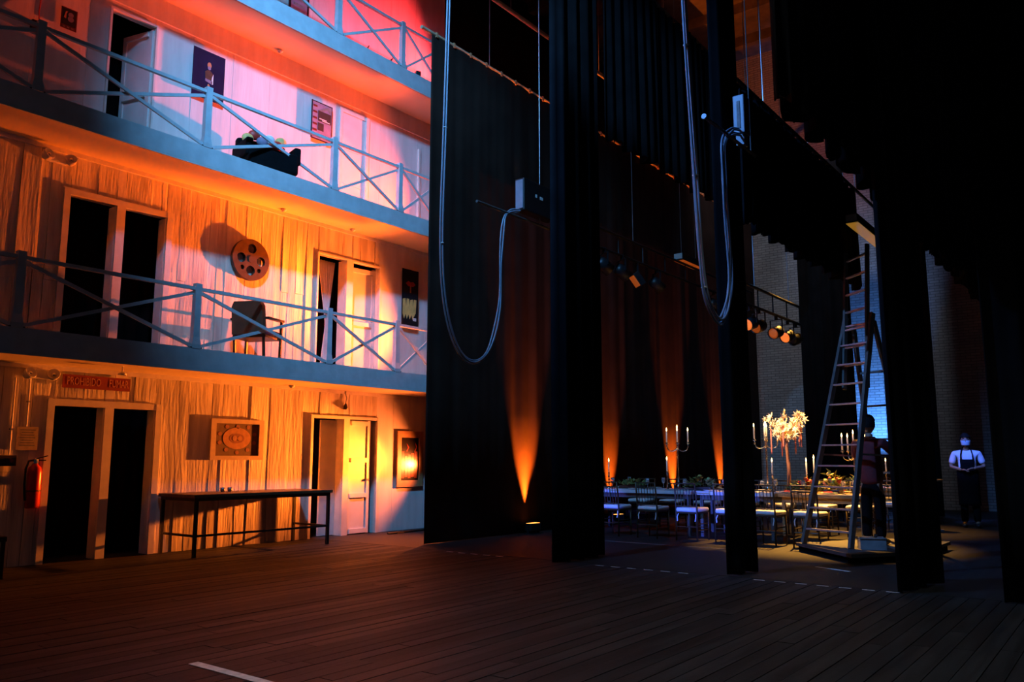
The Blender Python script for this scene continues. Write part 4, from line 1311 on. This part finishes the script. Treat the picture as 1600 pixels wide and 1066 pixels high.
def candelabra(x, y, z, top, label, where):
    t = thing('candelabra', label, 'candelabra', (x, y, z), R(random.uniform(0, 60)), 'tall candelabras')
    H = top - z - 0.30           # height of the centre cup
    B().lathe([(0.10, 0), (0.095, 0.015), (0.04, 0.04), (0.02, 0.08), (0.028, 0.12)], 16).build('base', 'chrome', t, True)
    prof = [(0.013, 0.12)]
    k = 0
    zz = 0.12
    while zz < H - 0.12:
        zz += 0.09
        prof += [(0.011, zz - 0.03), (0.019 if k % 2 == 0 else 0.015, zz)]
        k += 1
    prof += [(0.012, H - 0.03), (0.028, H - 0.01), (0.024, H)]
    B().lathe(prof, 12).build('stem', 'chrome', t, True)
    cups = [(0, 0, H)]
    for a in range(4):
        an = PI / 2 * a
        cx_, cy_ = 0.19 * math.cos(an), 0.19 * math.sin(an)
        B().tube(catmull([(0, 0, H - 0.16), (cx_ * 0.4, cy_ * 0.4, H - 0.21), (cx_ * 0.85, cy_ * 0.85, H - 0.19), (cx_, cy_, H - 0.09)], 5), 0.009, 7).build('arm', 'chrome', t, True)
        cup = B().lathe([(0.01, H - 0.09), (0.036, H - 0.075), (0.02, H - 0.06), (0.018, H - 0.05)], 12, (cx_, cy_, 0)).build('cup', 'chrome', t, True)
        B().lathe([(0.001, H - 0.15), (0.012, H - 0.13), (0.002, H - 0.10)], 8, (cx_, cy_, 0)).build('pendant', 'chrome', cup, True)
        cups.append((cx_, cy_, H - 0.05))
    mw = Matrix.Translation(t.location) @ Matrix.Rotation(t.rotation_euler.z, 4, 'Z')
    for c_ in cups:
        p = mw @ Vector((c_[0], c_[1], c_[2] - 0.004))
        candle(p, 'lit white candle held in the candelabra ' + where, 'candles of the candelabra ' + where)


candelabra(-6.75, 13.76, 0.76, 1.96, 'tall silver candelabra with five lit candles on the white table', 'on the white table')
candelabra(-5.10, 13.76, 0.76, 2.00, 'tall silver candelabra with five lit candles beside the flowering tree', 'beside the flowering tree')
candelabra(-3.68, 13.78, 0.76, 1.80, 'tall silver candelabra with five lit candles behind the ladder', 'behind the ladder')


def stick(x, y, z, top, label, clabel, group):
    t = thing('candlestick', label, 'candlestick', (x, y, z), 0, group)
    H = max(0.08, top - z - 0.275)
    prof = [(0.045, 0), (0.045, 0.008), (0.012, 0.03)]
    n = max(2, int(H / 0.06))
    for k in range(1, n):
        prof += [(0.009, 0.03 + (H - 0.05) * (k - 0.5) / n), (0.018, 0.03 + (H - 0.05) * k / n)]
    prof += [(0.012, H - 0.02), (0.022, H - 0.006), (0.016, H)]
    B().lathe(prof, 12).build('holder', 'chrome', t, True)
    candle((x, y, z + H - 0.003), clabel, group + ' candles')


stick(-8.20, 13.75, 0.76, 1.33, 'lone silver candlestick on the white table beside the wide leg drape', 'lit white candle in the lone candlestick beside the wide leg drape', 'single candlesticks')
stick(-6.90, 13.62, 0.76, 1.36, 'silver candlestick at the foot of the tall candelabra on the white table', 'lit white candle at the foot of the white table candelabra', 'single candlesticks')
stick(-4.94, 13.56, 0.76, 1.33, 'silver candlestick beside the flowering tree trunk', 'lit candle beside the flowering tree trunk', 'single candlesticks')
stick(-4.50, 13.95, 0.76, 1.33, 'shorter silver candlestick behind the red and green table flowers', 'shorter lit candle behind the red and green table flowers', 'paired candlesticks')
stick(-4.38, 13.97, 0.76, 1.38, 'taller silver candlestick behind the red and green table flowers', 'taller lit candle behind the red and green table flowers', 'paired candlesticks')
stick(-3.86, 17.2, 0.76, 1.37, 'silver candlestick on the far row table', 'lit candle on the far row table', 'far candlesticks')
stick(-4.05, 17.35, 0.76, 1.33, 'silver candlestick on the far row table', 'lit candle on the far row table', 'far candlesticks')

# tall side table with candle
t = thing('cocktail_table', 'tall narrow side table with one candle near the waiter', 'table', (-3.22, 17.0, 0))
B().lathe([(0.22, 0.90), (0.225, 0.92), (0.22, 0.935)], 24).build('tabletop', 'brownwood', t)
B().cyl((0, 0, 0.03), (0, 0, 0.90), 0.025, n=10).build('pole', 'steel', t)
B().lathe([(0.19, 0), (0.18, 0.02), (0.03, 0.035)], 20).build('base', 'steel', t)
stick(-3.30, 16.9, 0.936, 1.38, 'thin candlestick on the tall side table near the waiter', 'lit candle on the tall side table near the waiter', 'side table candlestick')

# flowering tree centrepiece
t = thing('flower_tree', 'tall flowering branch tree with pale star blossoms on the wooden table', 'centrepiece', (-4.76, 13.82, 0.76))
B().lathe([(0.09, 0), (0.09, 0.05), (0.05, 0.07)], 14).build('pot', 'gilt', t)
B().tube([(0, 0, 0.05), (0.01, 0, 0.4), (-0.01, 0.0, 0.75), (0.0, 0, 0.95)], lambda u: 0.032 - 0.010 * u, 10).build('trunk', 'branch', t, True)
rnd = random.Random(5)
starv = []
starf = []
for k in range(12):
    r_ = 0.060 if k % 2 == 0 else 0.024
    a = PI * k / 6
    starv.append((r_ * math.cos(a), r_ * math.sin(a), 0.012 if k % 2 == 0 else 0))
starv += [(0, 0, 0.014), (0, 0, -0.010)]
for k in range(12):
    starf += [(k, (k + 1) % 12, 12), ((k + 1) % 12, k, 13)]
star_me = B().add(starv, starf).mesh('blossom')
star_me.materials.append(M['blossom'])
for k in range(11):
    a = 2 * PI * k / 11 + rnd.uniform(-.2, .2)
    rr = rnd.uniform(0.17, 0.30)
    zt = rnd.uniform(1.15, 1.36)
    pts = catmull([(0, 0, 0.80 + 0.012 * k), (rr * .35 * math.cos(a), rr * .35 * math.sin(a), 1.02), (rr * .8 * math.cos(a + .2), rr * .8 * math.sin(a + .2), zt - .08), (rr * math.cos(a + .1), rr * math.sin(a + .1), zt)], 4)
    br = B().tube(pts, lambda u: 0.010 - 0.007 * u, 6).build('branch', 'branch', t, True)
    for j in range(14):
        p = pts[min(len(pts) - 1, 4 + j % 9)]
        o = link('blossom', star_me, br)
        o.location = (p.x + rnd.uniform(-.07, .07), p.y + rnd.uniform(-.07, .07), p.z + rnd.uniform(-0.16, 0.03))
        o.rotation_euler = (rnd.uniform(0.6, 2.4), rnd.uniform(-0.8, 0.8), rnd.uniform(0, 6))
        s_ = rnd.uniform(0.8, 1.35)
        o.scale = (s_, s_, s_)
    if k % 2 == 0:
        p = pts[-4]
        zl = rnd.uniform(0.30, 0.55)
        B().lathe([(0.003, 0), (0.016, -zl * 0.1), (0.012, -zl * 0.9), (0.002, -zl)], 8, (p.x, p.y, p.z - 0.10)).build('hanging_drop', 'pinkdrop', br, True)


def flower_bed(loc, rx, ry, h, label, seed, nleaf=60, nball=14, balls=('berry', 'lime', 'yellow', 'berry')):
    t = thing('flower_arrangement', label, 'flowers', loc, 0, 'low table flower arrangements')
    rnd = random.Random(seed)
    B().box((-rx * .75, -ry * .75, 0), (rx * .75, ry * .75, 0.06), bev=0.01).build('tray', 'darkwood', t)
    lv = B().add([(0, 0, 0), (0.03, 0.035, 0.012), (0, 0.10, 0), (-0.03, 0.035, 0.012), (0, 0.04, -0.006)], [(0, 1, 4), (1, 2, 4), (2, 3, 4), (3, 0, 4), (0, 3, 1), (1, 3, 2)])
    mes = []
    for m_ in ('leaf', 'leaf2'):
        me = lv.mesh('leaf')
        me.materials.append(M[m_])
        mes.append(me)
    for k in range(nleaf):
        a = rnd.uniform(0, 6.28)
        q = math.sqrt(rnd.random())
        o = link('leaf', rnd.choice(mes), t)
        zz = 0.05 + h * (1 - q * q) * rnd.uniform(0.3, 1)
        o.location = (rx * q * math.cos(a), ry * q * math.sin(a), zz)
        o.rotation_euler = (rnd.uniform(-0.3, 1.1), rnd.uniform(-.5, .5), a - PI / 2 + rnd.uniform(-.7, .7))
        o.scale = [rnd.uniform(0.8, 1.5)] * 3
    bme = {}
    for m_ in set(balls):
        me = B().ball((0, 0, 0), 0.032, 10, 6).mesh('bloom', True)
        me.materials.append(M[m_])
        bme[m_] = me
    for k in range(nball):
        a = rnd.uniform(0, 6.28)
        q = math.sqrt(rnd.random()) * 0.85
        o = link('bloom', bme[balls[k % len(balls)]], t)
        o.location = (rx * q * math.cos(a), ry * q * math.sin(a), 0.06 + h * (1 - q * q) * rnd.uniform(0.6, 1.05))
        o.scale = [rnd.uniform(0.7, 1.5)] * 3
    return t


flower_bed((-4.46, 13.70, 0.76), 0.22, 0.12, 0.17, 'low bed of red and green flowers at the foot of the flowering tree', 31, 70, 20)
flower_bed((-4.01, 13.70, 0.76), 0.17, 0.14, 0.30, 'tall bunch of yellow red and green flowers behind the ladder', 32, 60, 22, ('yellow', 'berry', 'lime', 'skinprint'))
flower_bed((-6.30, 13.74, 0.76), 0.28, 0.12, 0.20, 'dark foliage bed with a lime fruit on the white table', 33, 60, 5, ('lime', 'leaf2'))
flower_bed((-7.70, 13.75, 0.76), 0.30, 0.15, 0.10, 'low dark foliage bed on the white table beside the lone candlestick', 34, 45, 4, ('leaf2', 'leaf'))
flower_bed((-4.50, 17.45, 0.76), 0.30, 0.16, 0.26, 'flower bed with lime fruit on the far row table', 35, 45, 12, ('lime', 'yellow', 'berry'))

# wine glasses and plates
gproto = B().lathe([(0.034, 0), (0.034, 0.004), (0.004, 0.010), (0.004, 0.085), (0.020, 0.10), (0.036, 0.135), (0.037, 0.165), (0.031, 0.205), (0.029, 0.205), (0.034, 0.165), (0.033, 0.138), (0.018, 0.106), (0.003, 0.10)], 16).mesh('wine_glass', True)
gproto.materials.append(M['glass'])
pproto = B().lathe([(0.06, 0), (0.085, 0.006), (0.13, 0.018), (0.13, 0.022), (0.08, 0.011), (0.002, 0.009)], 24).mesh('plate', True)
pproto.materials.append(M['plate'])
nap = B().prism([(-0.07, -0.05), (0.07, -0.05), (0.04, 0.06), (-0.04, 0.06)], 0, 0.018).mesh('napkin')
nap.materials.append(M['rednapkin'])
for k, x_ in enumerate((-8.15, -7.42, -6.68, -5.95, -5.28, -4.60, -3.98)):
    side = 'white' if x_ < -5 else 'wooden flower'
    q = ORD[k if k < 5 else k - 5]
    for yy, sd in ((13.36, 'stage'), (14.14, 'far')):
        o = link('plate', pproto)
        o.location = (x_, yy, 0.7605)
        tag(o, 'porcelain plate, %s from the backdrop on the %s side of the %s table' % (q, sd, side), 'plate', 'plates on the %s side of the %s table' % (sd, side))
        o = link('wine_glass', gproto)
        o.location = (x_ + 0.20, yy + (0.10 if sd == 'stage' else -0.05), 0.7605)
        tag(o, 'wine glass, %s from the backdrop on the %s side of the %s table' % (q, sd, side), 'glass', 'wine glasses on the %s side of the %s table' % (sd, side))
        if x_ > -5:
            o = link('napkin', nap)
            o.location = (x_, yy, 0.7845)
            tag(o, 'red folded napkin, %s from the backdrop on the %s side of the flower table' % (q, sd), 'napkin', 'red napkins on the %s side' % sd)

# ================================================================== LADDER
P0r = Vector((-3.21, 11.60, 0.12))
nd = Vector((0.41, 0.91, 0)).normalized()
rd = Vector((-0.91, 0.41, 0)).normalized()
plat = [(-4.08, 12.02), (-3.02, 10.92), (-2.40, 11.9), (-2.34, 13.50), (-3.36, 13.50), (-3.66, 12.7)]
t = thing('low_platform', 'low grey platform on the floor under the tall ladder', 'platform', (-3.2, 12.2, 0))
loc = Vector((-3.2, 12.2))
B().prism([(p[0] + 3.2, p[1] - 12.2) for p in plat], 0.075, 0.12).build('deck', 'platform', t)
B().prism([((p[0] + 3.2) * .96, (p[1] - 12.2) * .96) for p in plat], 0.0, 0.075).build('skirt', 'void', t)

lad = thing('ladder', 'tall wooden extension stepladder with metal rungs on the low platform', 'ladder', (P0r.x, P0r.y, 0.12))
R0, L0 = Vector((0, 0, 0)), rd * 0.80
S1 = 0.95
R1 = nd * S1 + rd * 0.17 + Vector((0, 0, 3.30))
L1 = R1 + rd * 0.46
RB, LB = nd * 1.62 + rd * 0.02, nd * 1.62 + rd * 0.78
for a, c_ in ((R0, R1), (L0, L1)):
    B().bar(a, c_, 0.045, 0.08, up=nd).build('front_rail', 'ladderwood', lad)
R1b, L1b = R1 + nd * 0.08 + rd * 0.05 - Vector((0, 0, 0.1)), L1 + nd * 0.08 - rd * 0.05 - Vector((0, 0, 0.1))
for a, c_ in ((RB, R1b), (LB, L1b)):
    B().bar(a, c_, 0.04, 0.07, up=nd).build('rear_rail', 'ladderwood', lad)
nr = 11
for k in range(nr):
    u = (k + 0.7) / (nr + 0.2)
    B().bar(R0.lerp(R1, u), L0.lerp(L1, u), 0.075, 0.022).build('rung', 'rung', lad)
for k in range(5):
    u = (k + 1) / 6.5
    B().bar(RB.lerp(R1b, u), LB.lerp(L1b, u), 0.03, 0.03).build('brace', 'ladderwood', lad)
# sliding top section inside the frame
e0 = nd * (S1 * 0.80 + 0.02)
RE0, LE0 = e0 + rd * 0.20 + Vector((0, 0, 2.2)), e0 + rd * 0.60 + Vector((0, 0, 2.2))
RE1, LE1 = nd * (S1 + 0.06) + rd * 0.23 + Vector((0, 0, 4.36)), nd * (S1 + 0.06) + rd * 0.61 + Vector((0, 0, 4.30))
for a, c_ in ((RE0, RE1), (LE0, LE1)):
    B().bar(a, c_, 0.035, 0.065, up=nd).build('top_rail', 'ladderwood', lad)
for k in range(8):
    u = 0.04 + k * 0.128
    B().bar(RE0.lerp(RE1, u), LE0.lerp(LE1, u), 0.05, 0.024).build('rung', 'rung', lad)
for s, a, c_ in ((0, R0, RB), (1, L0, LB)):
    B().bar(a.lerp(R1 if s == 0 else L1, 0.38), c_.lerp(R1b if s == 0 else L1b, 0.38), 0.012, 0.025).build('spreader', 'steel', lad)

t = thing('plastic_bin', 'small frosted plastic bin with loose tools on the low platform', 'bin', (-2.98, 11.75, 0.12), R(25))
bb = B()
for (lo, hi) in (((-0.16, -0.11, 0), (0.16, 0.11, 0.012)), ((-0.16, -0.11, 0.012), (-0.15, 0.11, 0.15)), ((0.15, -0.11, 0.012), (0.16, 0.11, 0.15)), ((-0.15, -0.11, 0.012), (0.15, -0.10, 0.15)), ((-0.15, 0.10, 0.012), (0.15, 0.11, 0.15))):
    bb.box(lo, hi)
bb.build('tub', 'bin', t)
for s in (-1, 1):
    B().box((-0.17, s * 0.11 - 0.012, 0.14), (0.17, s * 0.11 + 0.012, 0.155)).build('rim', 'bin', t)
for k in range(2):
    q = thing('hand_tool', ('dark screwdriver leaning in the plastic bin', 'steel wrench lying across the plastic bin')[k], 'tool', (-3.0 + 0.05 * k, 11.74, 0.145), R(30 + 60 * k))
    B().bar((-0.06, 0, 0.0), (0.02, 0, 0.08), 0.02, 0.014).build('shaft', 'chrome', q)
    B().cyl((0.02, 0, 0.08), (0.10, 0, 0.16), 0.016, n=8).build('grip', 'blackmetal', q)


# ================================================================== PEOPLE
def skin_obj(name, verts, edges, radii, m, parent, roots=(0,), sub=2):
    me = bpy.data.meshes.new(name)
    me.from_pydata([tuple(v) for v in verts], edges, [])
    o = bpy.data.objects.new(name, me)
    COL.objects.link(o)
    md = o.modifiers.new('skin', 'SKIN')
    md.use_smooth_shade = True
    md.branch_smoothing = 0.6
    sk = me.skin_vertices[0].data
    for i, r_ in enumerate(radii):
        rr = r_ if isinstance(r_, tuple) else (r_, r_)
        sk[i].radius = rr
        sk[i].use_root = i in roots
    sd = o.modifiers.new('sub', 'SUBSURF')
    sd.levels = sub
    sd.render_levels = sub
    dg = bpy.context.evaluated_depsgraph_get()
    new = bpy.data.meshes.new_from_object(o.evaluated_get(dg))
    bpy.data.objects.remove(o)
    new.materials.clear()
    new.materials.append(M[m])
    for p in new.polygons:
        p.use_smooth = True
    return link(name, new, parent)


def chain(V, E, Rr, pts, rads, start=None):
    idx = start
    for p, r_ in zip(pts, rads):
        V.append(Vector(p))
        Rr.append(r_)
        k = len(V) - 1
        if idx is not None:
            E.append((idx, k))
        idx = k
    return idx


def person(label, loc, rz, arms, shirt_m, mask=False, apron=False, long_sleeve=False, head_turn=0.0):
    """faces -y in local space. arms: {side: (shoulder, elbow, wrist, finger_dir)}"""
    t = thing('person', label, 'person', loc, rz)
    V, E, Q = [], [], []
    pel = chain(V, E, Q, [(0, 0, 0.95)], [(0.105, 0.075)])
    che = chain(V, E, Q, [(0, 0.0, 1.10), (0, 0.0, 1.28), (0, 0.01, 1.42)], [(0.10, 0.07), (0.12, 0.08), (0.085, 0.06)], pel)
    chain(V, E, Q, [(0, 0.005, 1.50), (0, -0.01, 1.56)], [0.056, 0.055], che)
    hips = {}
    for s in (-1, 1):
        chain(V, E, Q, [(s * 0.095, 0, 0.88), (s * 0.105, -0.01, 0.50), (s * 0.11, 0.02, 0.10), (s * 0.115, -0.10, 0.045)], [0.085, 0.058, 0.042, 0.036], pel)
        sh, el, wr, fd = arms[s]
        chain(V, E, Q, [sh, el, wr], [0.046, 0.040, 0.028], che)
    # hands: palm chain and five fingers, each rooted in the palm
    roots = [0]
    for s in (-1, 1):
        sh, el, wr, fd = arms[s]
        wr = Vector(wr)
        fd = Vector(fd).normalized()
        side = fd.cross(Vector((0, 0, 1)))
        side = side.normalized() if side.length > 0.1 else Vector((1, 0, 0))
        nrm = side.cross(fd).normalized()
        roots.append(len(V))
        chain(V, E, Q, [wr, wr + fd * 0.05, wr + fd * 0.085], [0.026, (0.036, 0.020), (0.034, 0.017)])
        for k, (off, ln) in enumerate(((-0.028, 0.065), (-0.010, 0.078), (0.010, 0.074), (0.028, 0.058))):
            b0 = wr + fd * 0.075 + side * off
            roots.append(len(V))
            chain(V, E, Q, [b0, b0 + fd * ln * 0.5 - nrm * 0.008, b0 + fd * ln * 0.85 - nrm * 0.030], [0.0095, 0.009, 0.0075])
        b0 = wr + fd * 0.03 + side * (-0.024 * s)
        roots.append(len(V))
        chain(V, E, Q, [b0, b0 + side * (-0.035 * s) + fd * 0.02, b0 + side * (-0.045 * s) + fd * 0.05], [0.012, 0.011, 0.0085])
    body = skin_obj('body', V, E, Q, 'skin', t, roots)
    # head with face
    bm = bmesh.new()
    bmesh.ops.create_uvsphere(bm, u_segments=20, v_segments=16, radius=1)
    for v in bm.verts:
        x_, y_, z_ = v.co
        w_ = 0.076 * (1.0 if z_ > -0.1 else 1 + 0.40 * (z_ + 0.1))
        yy = y_ * 0.098
        if y_ < 0 and z_ < -0.2:
            yy *= 0.93
        # eye hollows, nose, chin
        if y_ < -0.55:
            if 0.0 < z_ < 0.25 and 0.25 < abs(x_) < 0.6:
                yy += 0.008
            if abs(x_) < 0.2 and -0.35 < z_ < 0.05:
                yy -= 0.018
        v.co = (x_ * w_, yy, z_ * 0.120)
    T = Matrix.Translation((0, -0.02, 1.665)) @ Matrix.Rotation(head_turn, 4, 'Z')
    bmesh.ops.transform(bm, matrix=T, verts=bm.verts)
    me = bpy.data.meshes.new('head')
    bm.to_mesh(me)
    bm.free()
    for p in me.polygons:
        p.use_smooth = True
    me.materials.append(M['skin'])
    head = link('head', me, t)
    for s in (-1, 1):
        p = T @ Vector((s * 0.030, -0.086, 0.018))
        B().ball(p, 0.011, 8, 6).build('eye', 'white', head, True)
        p2 = T @ Vector((s * 0.030, -0.0955, 0.018))
        B().ball(p2, 0.005, 6, 4).build('pupil', 'black', head, True)
        B().ball(T @ Vector((s * 0.078, 0.005, -0.005)), 0.026, 8, 6, (0.35, 0.7, 1.1)).build('ear', 'skin', head, True)
        B().bar(T @ Vector((s * 0.015, -0.094, 0.042)), T @ Vector((s * 0.048, -0.082, 0.044)), 0.010, 0.008).build('eyebrow', 'hair', head)
    B().ball(T @ Vector((0, -0.088, -0.055)), 0.02, 8, 5, (1.1, 0.4, 0.35)).build('mouth', 'gold2', head, True)
    # hair cap
    bm = bmesh.new()
    bmesh.ops.create_uvsphere(bm, u_segments=20, v_segments=14, radius=1)
    kill = [v for v in bm.verts if v.co.z < (0.30 if v.co.y < -0.25 else -0.35)]
    bmesh.ops.delete(bm, geom=kill, context='VERTS')
    for v in bm.verts:
        n_ = 1 + 0.05 * noise.noise(v.co * 6)
        v.co = Vector((v.co.x * 0.089 * n_, v.co.y * 0.112 * n_ + 0.004, v.co.z * 0.146 * n_))
    bmesh.ops.solidify(bm, geom=bm.faces[:], thickness=-0.008)
    bmesh.ops.transform(bm, matrix=T, verts=bm.verts)
    me = bpy.data.meshes.new('hair')
    bm.to_mesh(me)
    bm.free()
    me.materials.append(M['hair'])
    link('hair', me, head)
    if mask:
        vs, fs = [], []
        for iz in range(7):
            for ix in range(11):
                a = (ix / 10 - 0.5) * R(150)
                z_ = -0.095 + 0.095 * iz / 6
                rr = 1.10 + 0.06 * math.cos(a) * math.sin(PI * iz / 6)
                vs.append(T @ Vector((0.082 * math.sin(a) * rr * (0.86 + 0.14 * iz / 6), -0.098 * math.cos(a) * rr * (0.95 + 0.05 * iz / 6), z_)))
        for iz in range(6):
            for ix in range(10):
                a = iz * 11 + ix
                fs.append((a, a + 1, a + 12, a + 11))
        me = bpy.data.meshes.new('face_mask')
        me.from_pydata([tuple(v) for v in vs], [], fs)
        for p in me.polygons:
            p.use_smooth = True
        me.materials.append(M['mask'])
        o = link('face_mask', me, t)
        o.modifiers.new('thickness', 'SOLIDIFY').thickness = 0.004
    # shirt
    V, E, Q = [], [], []
    a0 = chain(V, E, Q, [(0, 0, 0.80), (0, 0, 0.95), (0, 0, 1.12), (0, 0, 1.29), (0, 0.01, 1.44), (0, 0.005, 1.50)], [(0.178, 0.138), (0.178, 0.138), (0.168, 0.128), (0.185, 0.132), (0.155, 0.112), (0.078, 0.075)])
    for s in (-1, 1):
        sh, el, wr, fd = arms[s]
        sh, el, wr = Vector(sh), Vector(el), Vector(wr)
        if long_sleeve:
            chain(V, E, Q, [sh, el, el.lerp(wr, 0.9)], [0.080, 0.058, 0.043], 4)
        else:
            chain(V, E, Q, [sh, sh.lerp(el, 0.5), sh.lerp(el, 0.82)], [0.080, 0.066, 0.066], 4)
    skin_obj('shirt', V, E, Q, shirt_m, t)
    # trousers
    V, E, Q = [], [], []
    chain(V, E, Q, [(0, 0, 1.04), (0, 0, 0.93)], [(0.130, 0.098), (0.148, 0.112)])
    for s in (-1, 1):
        chain(V, E, Q, [(s * 0.090, 0, 0.80), (s * 0.100, -0.008, 0.48), (s * 0.108, 0.018, 0.08)], [0.100, 0.078, 0.068], 1)
    skin_obj('trousers', V, E, Q, 'trouser', t)
    for s in (-1, 1):
        B().ball((s * 0.115, -0.05, 0.045), 0.05, 12, 8, (0.95, 2.5, 0.9)).build('shoe', 'shoe', t, True)
    if apron:
        vs, fs = [], []
        nz = 12
        for iz in range(nz + 1):
            z_ = 0.42 + (1.30 - 0.42) * iz / nz
            wid = 0.12 if z_ > 1.12 else 0.19
            for ix in range(9):
                q = ix / 8 * 2 - 1
                yy = -0.158 - 0.012 * math.cos(q * 1.5) + (0.075 * q * q if z_ <= 1.12 else 0.03 * q * q)
                vs.append((q * wid, yy, z_))
        for iz in range(nz):
            for ix in range(8):
                a = iz * 9 + ix
                fs.append((a, a + 1, a + 10, a + 9))
        me = bpy.data.meshes.new('apron')
        me.from_pydata(vs, [], fs)
        for p in me.polygons:
            p.use_smooth = True
        me.materials.append(M['apron'])
        o = link('apron', me, t)
        o.modifiers.new('thickness', 'SOLIDIFY').thickness = 0.006
        for s in (-1, 1):
            B().tube([(s * 0.105, -0.145, 1.29), (s * 0.10, -0.125, 1.40), (s * 0.08, -0.06, 1.50), (s * 0.05, 0.05, 1.53)], 0.012, 6).build('neck_strap', 'apron', o)
    return t


person('person in white shirt, black apron and pale face mask standing with clasped hands', (-2.76, 18.2, 0), R(9),
       {-1: ((-0.205, 0.01, 1.425), (-0.285, 0.03, 1.16), (-0.10, -0.20, 1.10), (0.85, -0.45, -0.05)),
        1: ((0.205, 0.01, 1.425), (0.285, 0.03, 1.16), (0.11, -0.21, 1.13), (-0.85, -0.40, -0.08))}, 'tshirt', mask=True, apron=True)
person('person in maroon shirt and black trousers holding the ladder', (-3.10, 12.42, 0.12), R(165),
       {-1: ((-0.20, 0.01, 1.425), (-0.27, -0.18, 1.25), (-0.16, -0.36, 1.42), (0.1, -0.7, 0.6)),
        1: ((0.20, 0.01, 1.425), (0.30, -0.12, 1.22), (0.33, -0.33, 1.33), (0.1, -0.7, 0.5))}, 'redshirt', long_sleeve=True)
